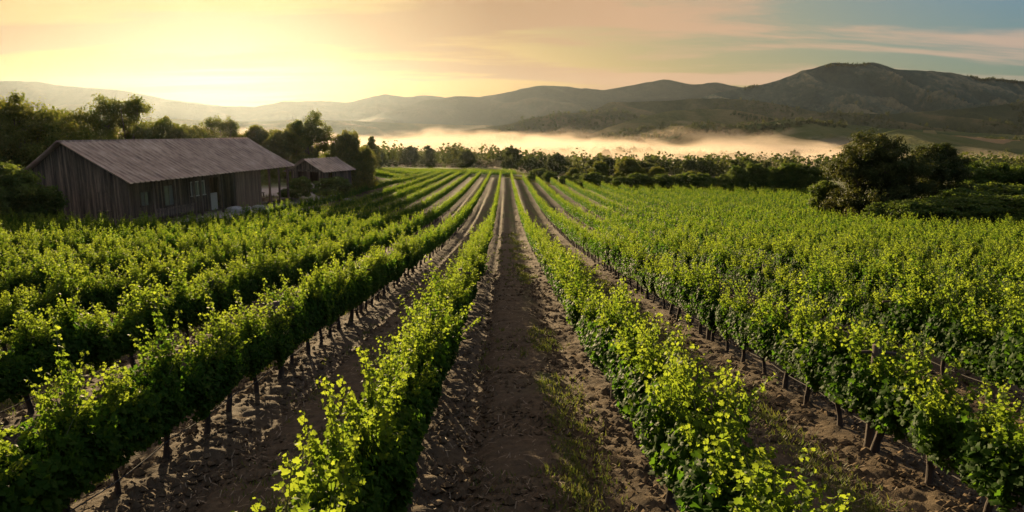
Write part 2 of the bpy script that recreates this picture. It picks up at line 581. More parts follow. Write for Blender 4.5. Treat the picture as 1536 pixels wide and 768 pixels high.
def ridge(name, pts, D, front, back, base, amp, m, seed, cols=360, rows=90, meander=0.06, wl=1.0, power=1.15):
    pts = np.array(pts, float)
    px = np.linspace(pts[0, 0], pts[-1, 0], cols)
    k = np.exp(-0.5 * (np.arange(-5, 6) / 1.8) ** 2)
    py = np.interp(px, pts[:, 0], pts[:, 1])
    py = np.convolve(np.pad(py, 5, mode='edge'), k / k.sum(), mode='valid')
    py = py + 0.9 * fbm(px / 14.0, px * 0 + seed, 3, seed)
    P = np.array([at(a, b, D) for a, b in zip(px, py)])
    zr = np.maximum(P[:, 2], base + 1)
    v = np.concatenate([-np.linspace(1, 0, rows) ** 1.1, np.linspace(0, 1, rows // 3)[1:]])
    VV, XX = np.meshgrid(v, P[:, 0], indexing='ij')
    ZR = np.broadcast_to(zr, VV.shape)
    a = np.abs(VV)
    off = np.where(VV < 0, VV * front, VV * back)
    # move sideways a little so each ridge point keeps its bearing when it meanders
    dY = D * meander * fbm(XX / (front * 0.8), XX * 0 + seed, 3, seed + 5)
    YY = D + dY
    s = YY / D
    X2 = XX * s
    Z2 = CAM_Z + (ZR - CAM_Z) * s
    L = front * 0.30 * wl
    warp = 0.5 * fbm(X2 / L * 0.7, off / L * 0.7, 3, seed + 9)
    q = (X2 + 0.55 * off) / L + warp * 1.2
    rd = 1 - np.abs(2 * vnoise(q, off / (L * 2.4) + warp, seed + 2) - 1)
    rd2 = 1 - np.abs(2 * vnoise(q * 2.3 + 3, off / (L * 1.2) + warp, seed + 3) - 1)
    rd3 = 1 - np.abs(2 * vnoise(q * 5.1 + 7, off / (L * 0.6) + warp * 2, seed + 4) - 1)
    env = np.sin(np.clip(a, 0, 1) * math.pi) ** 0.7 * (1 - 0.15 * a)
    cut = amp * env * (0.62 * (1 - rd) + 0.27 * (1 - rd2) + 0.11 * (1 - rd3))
    H = (Z2 - base)
    Z = base + H * (1 - a) ** power - cut * np.clip(H / (np.abs(zr - base).max() + 1e-6), 0.15, 1)
    Z = np.where(a > 0.985, base - 6, np.maximum(Z, base - 6))
    V = np.stack([X2, YY + off, Z], -1)
    nv, nu = VV.shape
    ii = np.arange(nv * nu).reshape(nv, nu)
    Q = np.stack([ii[:-1, :-1], ii[:-1, 1:], ii[1:, 1:], ii[1:, :-1]], -1).reshape(-1, 4)
    gully_shade = np.clip(0.62 * (1 - rd) + 0.27 * (1 - rd2) + 0.11 * (1 - rd3), 0, 1)
    o = obj(name, mesh_np(name, V.reshape(-1, 3), [Q], [m], None, {'gully_shade': gully_shade.ravel()}, True))
    tag(o, kind='structure')
    HILLS.setdefault(name, []).append(V)
    return V


VF = CAM_Z - 31.0
ridge('mountain', [(-420, 110), (-200, 117), (0, 121), (60, 123), (90, 128), (180, 135), (250, 149), (340, 160), (450, 172), (520, 182)], 3900, 1000, 400, VF, 120, M_FAR, 1)
ridge('mountain', [(40, 178), (97, 156), (170, 157), (215, 147), (240, 153), (272, 152), (312, 159), (384, 160), (427, 152), (504, 152), (520, 154), (578, 141), (605, 146), (640, 143), (700, 150), (800, 168)], 3500, 900, 400, VF, 100, M_FAR, 2)
ridge('mountain', [(520, 184), (560, 174), (610, 160), (640, 150), (682, 144), (720, 145), (745, 141), (768, 137), (807, 128), (825, 128), (870, 132), (905, 135), (940, 129), (998, 119), (1040, 127), (1075, 123), (1110, 131), (1160, 140), (1280, 156)], 3000, 950, 400, VF, 130, M_FAR, 3)
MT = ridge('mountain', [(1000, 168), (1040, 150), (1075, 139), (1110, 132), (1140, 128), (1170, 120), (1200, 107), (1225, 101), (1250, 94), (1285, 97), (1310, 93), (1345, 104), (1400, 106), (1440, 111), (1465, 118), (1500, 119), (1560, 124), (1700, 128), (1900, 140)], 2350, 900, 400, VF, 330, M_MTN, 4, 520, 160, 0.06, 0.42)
ridge('hill', [(-300, 170), (0, 172), (200, 176), (380, 183), (450, 178), (560, 183), (640, 186), (760, 189), (860, 194)], 2300, 500, 300, VF, 40, M_FOOT, 12, 300, 60)
F1 = ridge('hill', [(770, 188), (800, 178), (840, 173), (892, 165), (915, 153), (958, 153), (1000, 151), (1040, 148), (1080, 147), (1140, 152), (1240, 170)], 1750, 420, 250, VF, 60, M_FOOT, 5, 260, 70)
F2 = ridge('hill', [(690, 196), (760, 187), (792, 178), (835, 170), (880, 168), (932, 166), (955, 174), (990, 182), (1040, 192)], 1420, 300, 200, VF, 30, M_FOOT, 6, 240, 60)
F3 = ridge('hill', [(880, 204), (915, 190), (960, 176), (1010, 165), (1060, 163), (1100, 165), (1140, 172), (1220, 190)], 1200, 260, 160, VF, 16, M_GRASSHILL, 7, 240, 60)
F5 = ridge('hill', [(1150, 182), (1200, 172), (1260, 168), (1330, 172), (1400, 166), (1480, 160), (1540, 152), (1640, 148), (1800, 150)], 1500, 450, 250, VF, 60, M_FOOT, 14, 260, 70)
F4 = ridge('hill', [(960, 206), (1020, 190), (1050, 186), (1100, 190), (1150, 184), (1180, 178), (1250, 184), (1320, 192), (1400, 196), (1470, 200), (1536, 203), (1700, 205)], 1000, 240, 160, VF, 22, M_FIELDS, 8, 300, 70)
F6 = ridge('hill', [(1240, 226), (1290, 208), (1345, 194), (1400, 200), (1460, 206), (1536, 211), (1640, 208), (1800, 212)], 760, 230, 130, VF, 14, M_FIELDS, 9, 260, 70)

# ------------------------------------------------------------------ leaves
_o = np.array([[0, -0.30], [0.30, -0.46], [0.52, -0.16], [0.40, 0.02], [0.50, 0.30], [0.22, 0.32], [0.0, 0.62],
               [-0.22, 0.32], [-0.50, 0.30], [-0.40, 0.02], [-0.52, -0.16], [-0.30, -0.46]])
LEAF_V = np.vstack([[[0, -0.02, 0.0]], np.c_[_o, -0.42 * np.abs(_o[:, 0]) ** 1.25 - 0.30 * np.maximum(_o[:, 1], 0) ** 2 + 0.07 * np.sin(9 * _o[:, 0] + 4 * _o[:, 1])]])
LEAF_T = np.array([[0, 1 + i, 1 + (i + 1) % 12] for i in range(12)])
QUAD_V = np.array([[-0.5, 0, -0.08], [0, -0.5, 0.06], [0.5, 0, -0.08], [0, 0.55, 0.02]])
QUAD_F = np.array([[0, 1, 2, 3]])


def place_leaves(C, Nrm, size, tv, tf, spin=None):
    """instances of a leaf template at centres C, facing Nrm"""
    n = len(C)
    Nrm = Nrm / (np.linalg.norm(Nrm, axis=1)[:, None] + 1e-9)
    ref = rng.normal(size=(n, 3)) if spin is None else spin
    a = np.cross(Nrm, ref)
    a /= np.linalg.norm(a, axis=1)[:, None] + 1e-9
    b = np.cross(Nrm, a)
    V = C[:, None] + size[:, None, None] * (tv[None, :, 0:1] * a[:, None] + tv[None, :, 1:2] * b[:, None] + tv[None, :, 2:3] * Nrm[:, None])
    Fc = (np.arange(n)[:, None, None] * len(tv) + tf[None]).reshape(-1, tf.shape[1])
    return V.reshape(-1, 3), Fc


def vine_points(n_shoot, per, fill, big=1.0, side=1.0, ln=1.0):
    """centres, normals, sizes, ages of one vine's leaves; and its shoots"""
    C, Nn, Sz, Ag, shoots = [], [], [], [], []
    nc = 4
    cu = np.linspace(-0.42, 0.42, nc) + rng.normal(0, 0.05, nc)
    cl = np.c_[rng.normal(0, 0.19 * ln, nc), rng.normal(0.0, 0.17, nc)]
    ch = rng.uniform(0.70, 1.24, nc)
    for i in range(n_shoot):
        k = rng.integers(nc)
        b = np.array([rng.normal(0, 0.06), cu[k] + rng.normal(0, 0.09), 0.70 + rng.normal(0, 0.05)])
        d = np.array([cl[k, 0] + rng.normal(0, 0.12 * ln), cl[k, 1] + rng.normal(0, 0.10), 1.0])
        d /= np.linalg.norm(d)
        L = ch[k] * rng.uniform(0.72, 1.16) * (1.28 if rng.random() < 0.10 else 1.0)
        bend = np.array([rng.normal(0, 0.16), rng.normal(0, 0.16), -0.10 * rng.random()])
        tt = np.linspace(0, 1, 6)
        P = b + tt[:, None] * d * L + (tt ** 2)[:, None] * bend
        shoots.append(P)
        t = np.sort(rng.uniform(0.02, 1.0, per))
        p = b + t[:, None] * d * L + (t ** 2)[:, None] * bend
        az = rng.uniform(0, 2 * math.pi, per)
        r = (0.066 * (1 - 0.55 * t) + 0.010) * rng.uniform(0.6, 1.3, per)
        o = np.c_[np.cos(az) * r, np.sin(az) * r, rng.normal(0, 0.02, per)]
        C.append(p + o)
        Nn.append(o / (r[:, None] + 1e-6) * 0.7 + rng.normal(0, 0.45, (per, 3)) + [0, 0, 0.45])
        Sz.append(0.073 * big * (1 - 0.58 * t ** 1.5) * rng.uniform(0.6, 1.3, per))
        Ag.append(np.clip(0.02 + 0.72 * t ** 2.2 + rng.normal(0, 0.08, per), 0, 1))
    # the leafy skirt round the cordon and lower shoots
    y = rng.uniform(-0.56, 0.56, fill)
    z = 0.50 + 0.68 * rng.beta(1.4, 1.6, fill)
    wid = 0.30 * np.sin(np.clip((z - 0.40) / 0.95, 0, 1) * math.pi) ** 0.6 + 0.05
    x = rng.choice([-1, 1], fill) * wid * np.sqrt(rng.uniform(0.12, 1, fill)) * side
    x += np.interp(y, cu, cl[:, 0]) * (z - 0.6)
    C.append(np.c_[x, y, z])
    Nn.append(np.c_[np.sign(x) * 0.8, np.zeros(fill), np.full(fill, 0.5)] + rng.normal(0, 0.4, (fill, 3)))
    Sz.append(0.077 * big * rng.uniform(0.65, 1.3, fill))
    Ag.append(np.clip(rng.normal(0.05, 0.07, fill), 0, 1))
    return np.concatenate(C), np.concatenate(Nn), np.concatenate(Sz), np.concatenate(Ag), shoots


def vine_wood(mb, k=8, m=0):
    n = 9
    z = np.linspace(-0.12, 0.72, n)
    lean = rng.normal(0, 0.05, 2)
    P = np.c_[lean[0] * z + 0.018 * np.sin(z * 9 + rng.random() * 6), lean[1] * z + 0.022 * np.sin(z * 8 + rng.random() * 6), z]
    r = np.interp(z, [-0.12, 0.05, 0.25, 0.6, 0.72], [0.058, 0.046, 0.036, 0.040, 0.054]) * rng.uniform(0.85, 1.2) * rng.uniform(0.88, 1.12, n)
    mb.tube(P, r, k, m)
    for s in (-1, 1):
        t = np.linspace(0, 1, 6)
        A = np.c_[P[-1, 0] * (1 - t) + 0.015 * np.sin(t * 7 + s), P[-1, 1] + s * 0.52 * t, 0.69 + 0.06 * np.sin(t * 2.4) + rng.normal(0, 0.008, 6)]
        mb.tube(A, np.interp(t, [0, 1], [0.040, 0.018]) * rng.uniform(0.9, 1.1, 6), max(5, k - 2), m)


# ------------------------------------------------------------------ the grapevines
RIGHT, LEFT = 19, 12
SP = 1.0
vines = []                                                # row (signed), x, y
for n in list(range(1, RIGHT + 1)) + [-i for i in range(1, LEFT + 1)]:
    x = ROW0 + (n - 0.5) * RS if n > 0 else ROW0 + (n + 0.5) * RS
    y = 2.6 + rng.random() * 0.8
    while y < 206:
        if in_field(np.array(x), np.array(y)):
            vines.append((n, x + rng.normal(0, 0.03), y))
        y += SP * rng.uniform(0.94, 1.06)
VN = np.array([v[0] for v in vines])
VX = np.array([v[1] for v in vines])
VY = np.array([v[2] for v in vines])
VZ = ground_z(VX, VY) + 0.02
px, py, dc = proj(np.c_[VX, VY, VZ + 1.1])
vis = (px > -90) & (px < 1626) & (dc > 1.2) & (py < 1500)
# behind a row the lower half is hidden: rank by size, nearest first
order = np.argsort(np.where(vis, dc, 1e9))
NEAR = order[:285]
near_set = set(NEAR.tolist())
rest = np.array([i for i in range(len(vines)) if i not in near_set and (vis[i] or VY[i] < 60) and px[i] > -250 and px[i] < 1800])

NV = 12
var_leaf, var_wood = [], []
for k in range(NV):
    C, Nn, Sz, Ag, sh = vine_points(25, 80, 1400, 1.0, 0.88, 0.80)
    V, T = place_leaves(C, Nn, Sz, LEAF_V, LEAF_T)
    mb = MB()
    mb.add(V, None, T, 0)
    age = np.repeat(Ag, len(LEAF_V))
    for P in sh:
        mb.tube(P, np.linspace(0.006, 0.002, 6), 4, 1, False)
    age = np.concatenate([age, np.zeros(mb.n - len(age))])
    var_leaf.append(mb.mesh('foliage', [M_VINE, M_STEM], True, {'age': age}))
    mw = MB()
    vine_wood(mw)
    var_wood.append(mw.mesh('trunk', [M_VTRUNK], True))

ONES = 'zeroth first second third fourth fifth sixth seventh eighth ninth tenth eleventh twelfth thirteenth fourteenth fifteenth sixteenth seventeenth eighteenth nineteenth'.split()
TENS = {2: 'twenty', 3: 'thirty', 4: 'forty', 5: 'fifty', 6: 'sixty'}
TENTH = {2: 'twentieth', 3: 'thirtieth', 4: 'fortieth', 5: 'fiftieth', 6: 'sixtieth'}


def ordinal(n):
    if n < 20:
        return ONES[n]
    return TENTH[n // 10] if n % 10 == 0 else TENS[n // 10] + '-' + ONES[n % 10]


def row_name(n):
    k = '' if abs(n) == 1 else ordinal(abs(n)) + ' '
    return '%srow %s of the aisle' % (k, 'right' if n > 0 else 'left')


count = {}
for i in sorted(NEAR.tolist(), key=lambda j: VY[j]):
    n = int(VN[i])
    count[n] = count.get(n, 0) + 1
    k = int(rng.integers(NV))
    o = empty('grapevine', (VX[i], VY[i], VZ[i]), rng.choice([0, math.pi]) + rng.normal(0, 0.08))
    s = rng.uniform(0.90, 1.08)
    o.scale = (s * rng.uniform(0.86, 1.12), s, s * rng.uniform(0.88, 1.08))
    first = 'nearest' if count[n] == 1 else ordinal(count[n])
    tag(o, '%s leafy grapevine from the near end of the %s' % (first, row_name(n)),
        'grapevine', 'grapevines of the ' + row_name(n))
    obj('trunk', var_wood[k], o)
    obj('foliage', var_leaf[(k * 5 + int(rng.integers(NV))) % NV], o)

# the rest of the rows, too many and too small to tell apart
pool_mid = [vine_points(18, 44, 330, 1.32, 0.75, 0.62) for _ in range(14)]
pool_far = [vine_points(12, 19, 80, 2.0, 0.66, 0.45) for _ in range(14)]
woods = []
for _ in range(5):
    mw = MB()
    vine_wood(mw, 6)
    woods.append((np.concatenate(mw.V), np.concatenate(mw.Q), np.concatenate(mw.T)))
CC, NN_, SS, AA = [], [], [], []
big = MB()
for i in rest:
    far = dc[i] > 52
    C, Nn, Sz, Ag, _ = (pool_far if far else pool_mid)[int(rng.integers(14))]
    s = rng.uniform(0.88, 1.10)
    sg = rng.choice([-1, 1])
    f = np.array([sg * rng.uniform(0.62, 0.85), sg, rng.uniform(0.92, 1.03)]) if far else np.array([sg * rng.uniform(0.75, 1.05), sg, rng.uniform(0.86, 1.08)])
    CC.append(C * s * f + [VX[i], VY[i], VZ[i]])
    NN_.append(Nn * [sg, sg, 1])
    SS.append(Sz)
    AA.append(np.clip(Ag + rng.normal(0, 0.05), 0, 1))
    wv, wq, wt = woods[int(rng.integers(5))]
    if dc[i] < 90:
        big.add(wv * s + [VX[i], VY[i], VZ[i]], wq, wt, 1)
# rows across the headland on the crest
for yy in (207.5, 210.5, 213.5, 216.5, 219.5, 222.5, 225.5):
    for x in np.arange(-62, 4, 1.0):
        C, Nn, Sz, Ag, _ = pool_far[int(rng.integers(14))]
        CC.append(C[:, [1, 0, 2]] + [x, yy + 0.12 * x, gz(x, yy + 0.12 * x)])
        NN_.append(Nn)
        SS.append(Sz)
        AA.append(Ag)
CC, NN_, SS, AA = map(np.concatenate, (CC, NN_, SS, AA))
V, Q = place_leaves(CC, NN_, SS, QUAD_V, QUAD_F)
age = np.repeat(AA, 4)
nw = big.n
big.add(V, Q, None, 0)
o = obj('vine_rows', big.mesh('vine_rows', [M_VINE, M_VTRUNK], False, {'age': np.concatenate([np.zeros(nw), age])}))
tag(o, 'far vine rows running away over the field to the crest', 'vineyard', kind='stuff')


# ------------------------------------------------------------------ trellis: posts, wires, drip hoses
M_POST = bark('post_wood', (0.030, 0.022, 0.016), (0.085, 0.062, 0.045), 12)
M_WIRE, t, p = mat('wire', 0.4)
p.inputs['Base Color'].default_value = (0.30, 0.28, 0.26, 1)
p.inputs['Metallic'].default_value = 0.8
M_HOSE, t, p = mat('drip_hose', 0.9)
p.inputs['Specular IOR Level'].default_value = 0.1
p.inputs['Base Color'].default_value = (0.085, 0.08, 0.075, 1)


def post_meshes(h, r):
    mb = MB()
    z = np.linspace(-0.3, h, 8)
    mb.tube(np.c_[0.008 * np.sin(z * 3), 0.006 * np.cos(z * 4), z], r * rng.uniform(0.93, 1.07, 8), 9, 0)
    a = mb.mesh('stake', [M_POST], True)
    mb = MB()
    mb.tube([[-0.30, 0.06, h - 0.12], [0, 0.055, h - 0.10], [0.30, 0.06, h - 0.13]], 0.022, 6, 0)
    b = mb.mesh('crossarm', [M_POST], True)
    return a, b


pa, pb = post_meshes(1.42, 0.058)
for n, ys in ((2, [8.35, 15.4, 22.4]), (1, [10.6, 17.6]), (-1, [11.3, 18.4]), (-2, [12.3, 19.4]), (3, [13.0, 20.0]), (-3, [16.5])):
    for q, y in enumerate(ys):
        x = ROW0 + (n - 0.5 * np.sign(n)) * RS
        o = empty('trellis_post', (x - 0.02, y, gz(x, y)), rng.normal(0, 0.1))
        o.scale = (1, 1, rng.uniform(0.97, 1.05))
        tag(o, '%s wooden trellis post along the %s' % ('nearest' if q == 0 else ordinal(q + 1), row_name(n)), 'post', 'trellis posts among the vines')
        obj('stake', pa, o)
        obj('crossarm', pb, o)
for n in (-4, -3, -2, -1, 1, 2, 3, 4):
    x = ROW0 + (n - 0.5 * np.sign(n)) * RS
    ys = np.arange(3.0, 70, 0.5)
    mb = MB()
    zz_ = ground_z(np.full_like(ys, x), ys)
    mb.tube(np.c_[x + 0.05 + 0.012 * np.sin(ys * 1.3), ys, zz_ + 0.36 - 0.045 * np.abs(np.sin(ys * math.pi / 2.0))], 0.008, 5, 0)
    tag(obj('drip_hose', mb.mesh('drip_hose', [M_HOSE], True)), 'thin drip hose strung along the trunks of the %s' % row_name(n), 'hose', 'drip hoses of the vine rows')
    mb = MB()
    mb.tube(np.c_[np.full_like(ys, x - 0.05), ys, zz_ + 0.80 - 0.015 * np.abs(np.sin(ys * math.pi / 7.0))], 0.0035, 4, 0)
    tag(obj('trellis_wire', mb.mesh('trellis_wire', [M_WIRE], True)), 'steel wire through the leaves of the %s' % row_name(n), 'wire', 'trellis wires of the vine rows')

# ------------------------------------------------------------------ trees


def tree_meshes(h, w, lobes, seed, leafm, leaf=0.32, dens=1.0, trunk_h=0.3, trunk_r=0.22, flat=0.75, low=0.25, sub=9, lobe_r=0.26, wdep=None):
    """crown and trunk of one tree about h tall and w wide"""
    r_ = np.random.default_rng(seed)
    wd = wdep or w
    L = []
    for i in range(lobes):
        for _ in range(30):
            t = r_.random() ** 0.8
            z = low + (0.89 - low) * t
            zc = low + 0.32
            rad = max(0.03, 1 - (max(0.0, z - zc) / (0.94 - zc)) ** 2) ** 0.62 if z > zc else 0.70 + 0.30 * (z - low) / 0.32
            a = r_.uniform(0, 2 * math.pi)
            q = math.sqrt(r_.uniform(0.1, 1)) * rad * (1 - lobe_r * 0.55) * r_.uniform(0.85, 1.12)
            c = np.array([math.cos(a) * q * w / 2, math.sin(a) * q * wd / 2, z * h])
            if all(np.linalg.norm((c - b[0]) / [1, 1, flat]) > 0.95 * (b[1]) for b in L):
                break
        L.append((c, lobe_r * min(w, h * 1.2) * 0.5 * r_.uniform(0.75, 1.3) * 1.25))
    C, Nn, Sz, Ag = [], [], [], []
    mb = MB()
    k = 7
    top = np.array([r_.normal(0, 0.03) * w, r_.normal(0, 0.03) * w, trunk_h * h])
    zt = np.linspace(0, 1, 6)
    P = np.c_[top[0] * zt ** 1.5, top[1] * zt ** 1.5, -0.3 + (top[2] + 0.3) * zt]
    mb.tube(P, np.interp(zt, [0, 0.2, 1], [1.5, 1.0, 0.75]) * trunk_r * r_.uniform(0.92, 1.08, 6), 9)
    for c, r in L:
        mid = top * 0.5 + c * 0.5 + np.array([0, 0, 0.06 * h * r_.normal()]) + [0, 0, -0.05 * h]
        tt = np.linspace(0, 1, 7)[:, None]
        B = (1 - tt) ** 2 * (top - [0, 0, 0.15 * trunk_h * h * r_.random()]) + 2 * tt * (1 - tt) * mid + tt ** 2 * c
        mb.tube(B, np.linspace(trunk_r * 0.5, trunk_r * 0.10, 7), 6)
        ns = max(6, int(sub * 1.35 * (r / (0.15 * w)) ** 1.2))
        for _ in range(ns):
            d = r_.normal(size=3)
            d /= np.linalg.norm(d)
            if d[2] < -0.3:
                d[2] *= 0.4
            sc = c + d * r * r_.uniform(0.45, 1.08) * [1, 1, flat]
            mb.tube([c * 0.8 + (c + d * r * 0.2) * 0.2, sc], [trunk_r * 0.07, trunk_r * 0.03], 4, 0, False)
            nl = int(95 * dens * r_.uniform(0.6, 1.3))
            off = r_.normal(size=(nl, 3)) * r * 0.20 * [1, 1, 0.75]
            C.append(sc + off)
            Nn.append(off / (r * 0.24) * 0.5 + d * 0.5 + r_.normal(size=(nl, 3)) * 0.6 + [0, 0, 0.3])
            Sz.append(leaf * r_.uniform(0.6, 1.25, nl))
            Ag.append(np.clip(0.35 + r_.normal(0, 0.16) + r_.normal(0, 0.12, nl), 0, 1))
    C, Nn, Sz, Ag = map(np.concatenate, (C, Nn, Sz, Ag))
    V, Q = place_leaves(C, Nn, Sz, QUAD_V, QUAD_F)
    cr = mesh_np('crown', V, [Q], [leafm], None, {'age': np.repeat(Ag, 4)})
    return mb.mesh('trunk', [M_BARK], True), cr


def plant(name, label, cat, px, Y, top, meshes, ref_h, group=None, wide=1.0, rz=None, sink=0.0):
    """stand a tree at column px, distance Y, tall enough to reach picture row top"""
    x, z = foot(px, Y)
    h = at(px, top, Y)[2] - z
    s = h / ref_h
    o = empty(name, (x, Y, z - sink), rng.uniform(0, 6.28) if rz is None else rz)
    o.scale = (s * wide, s * wide, s)
    tag(o, label, cat, group)
    obj('trunk', meshes[0], o)
    obj('crown', meshes[1], o)
    return o


# the wood on the left, behind the barn
big1 = tree_meshes(12, 12.0, 30, 3, M_TREE, 0.24, 1.1, 0.28, 0.28, 0.78, 0.10, 9, 0.245)
big2 = tree_meshes(12, 15.0, 44, 4, M_TREE, 0.24, 1.0, 0.25, 0.30, 0.82, 0.08, 9, 0.215)
tall1 = tree_meshes(12, 8.5, 28, 5, M_TREE, 0.24, 1.1, 0.25, 0.24, 0.95, 0.08, 9, 0.26)
dense1 = tree_meshes(8, 8.0, 34, 6, M_TREE, 0.22, 1.2, 0.18, 0.20, 0.9, 0.05, 9, 0.26)
plant('broadleaf_tree', 'tallest dark tree left of the barn roof with an overhanging top', 'tree', 40, 70, 126, big1, 12, None, 1.0, 0.6)
plant('broadleaf_tree', 'dark leafy tree at the far left edge behind the low bushes', 'tree', -35, 64, 150, big1, 12, None, 0.9, 2.2)
plant('broadleaf_tree', 'lower dark tree directly behind the gable end of the barn', 'tree', 108, 76, 172, dense1, 8, None, 0.9, 1.0)
plant('broadleaf_tree', 'broad round topped tree behind the left half of the barn roof', 'tree', 192, 92, 143, big2, 12, None, 0.80, 4.2)
plant('broadleaf_tree', 'rounded tree filling the gap right of the tallest tree left of the barn', 'tree', 128, 88, 163, big2, 12, None, 0.7, 0.2)
plant('broadleaf_tree', 'leafy tree overlapping the right side of the broad round topped tree', 'tree', 238, 98, 166, big1, 12, None, 0.85, 3.0)
plant('broadleaf_tree', 'low rounded tree between the bushy tree and the hazy golden tree', 'tree', 303, 122, 191, dense1, 8, None, 0.9, 1.2)
plant('broadleaf_tree', 'small bushy tree rising over the middle of the barn ridge', 'tree', 276, 104, 190, dense1, 8, None, 0.8, 3.3)
plant('broadleaf_tree', 'hazy golden tree behind the right half of the barn roof', 'tree', 335, 118, 175, big2, 12, None, 0.72, 1.9)
plant('broadleaf_tree', 'small golden tree just left of the tall tree behind the shed', 'tree', 388, 122, 190, dense1, 8, None, 0.9, 5.0)
plant('broadleaf_tree', 'tall two topped tree standing behind the small shed', 'tree', 464, 116, 168, tall1, 12, None, 1.05, 0.4)
plant('broadleaf_tree', 'bushy tree left of the two topped tree behind the shed', 'tree', 428, 110, 196, dense1, 8, None, 1.0, 2.7)
plant('broadleaf_tree', 'dense dark rounded tree at the right end of the shed', 'tree', 526, 107, 199, dense1, 8, None, 0.72, 0.9)
plant('broadleaf_tree', 'lower dense tree hugging the right wall of the shed', 'tree', 543, 112, 222, dense1, 8, None, 0.75, 4.1)
slim = tree_meshes(10, 3.6, 16, 8, M_TREE, 0.30, 0.9, 0.15, 0.14, 1.3, 0.10, 8, 0.42)
plant('slim_tree', 'slim hazy tree standing alone at the vineyard crest', 'tree', 560, 222, 203, slim, 10, None, 0.95)

bush1 = tree_meshes(3.4, 3.6, 14, 9, M_BUSH, 0.13, 1.3, 0.15, 0.07, 0.9, 0.12, 9, 0.3)
bush2 = tree_meshes(2.4, 3.4, 14, 10, M_BUSH, 0.12, 1.4, 0.12, 0.05, 0.9, 0.10, 9, 0.3)
plant('bush', 'large dark green bush at the left edge before the barn', 'bush', 6, 47, 246, bush1, 3.4, None, 1.0)
plant('bush', 'rounded green bush by the left corner of the barn gable', 'bush', 54, 48.5, 276, bush1, 3.4, None, 1.05)
plant('bush', 'low bush filling the gap at the far left under the big bush', 'bush', -30, 45, 268, bush2, 2.4, None, 1.2)
plant('shrub', 'leafy shrub growing between the barn yard and the shed', 'shrub', 452, 84, 268, bush2, 2.4, None, 1.0)
plant('shrub', 'low spreading shrub at the foot of the leafy yard shrub', 'shrub', 432, 81, 284, bush2, 2.4, None, 1.8)
plant('shrub', 'low shrub on the grass beside the pale wall of the shed', 'shrub', 500, 94, 268, bush2, 2.4, None, 1.7)

# the oaks on the right
oak1 = tree_meshes(9, 9.2, 48, 21, M_OAK, 0.17, 1.3, 0.24, 0.30, 0.80, 0.12, 11, 0.225)
oak2 = tree_meshes(9, 8.2, 42, 22, M_OAK, 0.17, 1.3, 0.24, 0.26, 0.80, 0.12, 11, 0.225)
plant('oak_tree', 'big dark spreading oak at the right edge of the vineyard', 'tree', 1302, 69, 198, oak1, 9, None, 0.98, 0.3)
plant('oak_tree', 'flat topped dark oak close right of the biggest oak', 'tree', 1392, 74, 211, oak2, 9, None, 0.95, 1.6)
for px_, Y_, top_, wd_, lab in ((1466, 92, 244, 1.1, 'green bushy tree immediately right of the two oaks'), (1500, 96, 250, 1.1, 'round bright bush between the bushy tree and right edge'),
                                (1535, 90, 248, 1.1, 'leafy bush cut by the right edge behind the hedge'), (1440, 84, 272, 0.9, 'low bush tucked against the right oak'),
                                (1236, 74, 272, 0.8, 'low bush under the left side of the biggest oak')):
    plant('bush', lab, 'bush', px_, Y_, top_, bush1, 3.4, None, wd_)
hx = [(1334, 63, 305), (1362, 61, 304), (1396, 60, 303), (1430, 60, 300), (1464, 61, 298), (1498, 62, 297), (1532, 60, 296), (1566, 60, 297), (1450, 68, 288), (1500, 72, 280), (1540, 72, 278)]
for q, (px_, Y_, top_) in enumerate(sorted(hx)):
    plant('shrub', '%s low dark shrub from the left in the scrub under and beside the oaks' % ('leftmost' if q == 0 else ordinal(q + 1)), 'shrub', px_, Y_, top_, bush2, 2.4, 'scrub right of the vineyard', 1.6)
green1 = tree_meshes(8, 8.0, 30, 16, M_BUSH, 0.22, 1.2, 0.18, 0.20, 0.9, 0.05, 9, 0.27)
# round trees along the far right side of the field
dk = [(860, 168, 252, 'leftmost small'), (898, 160, 243, 'tall round'), (942, 158, 238, 'biggest broad'), (984, 156, 251, 'squat'), (1036, 152, 257, 'rightmost low')]
for q, (px_, Y_, top_, wd) in enumerate(dk):
    plant('round_tree', '%s dark tree in the clump beyond the middle of the field' % wd, 'tree', px_, Y_, top_, dense1, 8, 'dark clump beyond the field', (0.95, 0.9, 1.05, 1.1, 1.3)[q])
gr = [(1084, 131, 262), (1104, 130, 250), (1132, 131, 246), (1158, 133, 252), (1178, 132, 246), (1204, 130, 248), (1226, 128, 252)]
for q, (px_, Y_, top_) in enumerate(gr):
    plant('green_tree', '%s sunlit green tree from the left along the field edge before the oaks' % ('leftmost' if q == 0 else ordinal(q + 1)), 'tree', px_, Y_, top_, green1, 8, 'green trees at the field edge', 1.05)

ex_ = np.sort(np.concatenate([np.linspace(812, 1068, 15), np.linspace(1076, 1226, 7)]) + rng.normal(0, 4, 22))
for q, px_ in enumerate(ex_):
    yy_ = float(crest(np.array((px_ - 757) / 1024 * 145))) + rng.uniform(5, 12)
    x, z = foot(px_, yy_)
    o = empty('shrub', (x, yy_, z - 0.2), rng.uniform(0, 6))
    k_ = rng.uniform(0.9, 1.45)
    o.scale = (k_ * 1.6, k_ * 1.6, k_ * rng.uniform(0.9, 1.2))
    tag(o, '%s low shrub from the left in the fringe along the far field edge' % ('leftmost' if q == 0 else ordinal(q + 1)), 'shrub', 'shrubs along the far field edge')
    obj('trunk', bush2[0], o)
    obj('crown', bush2[1], o)

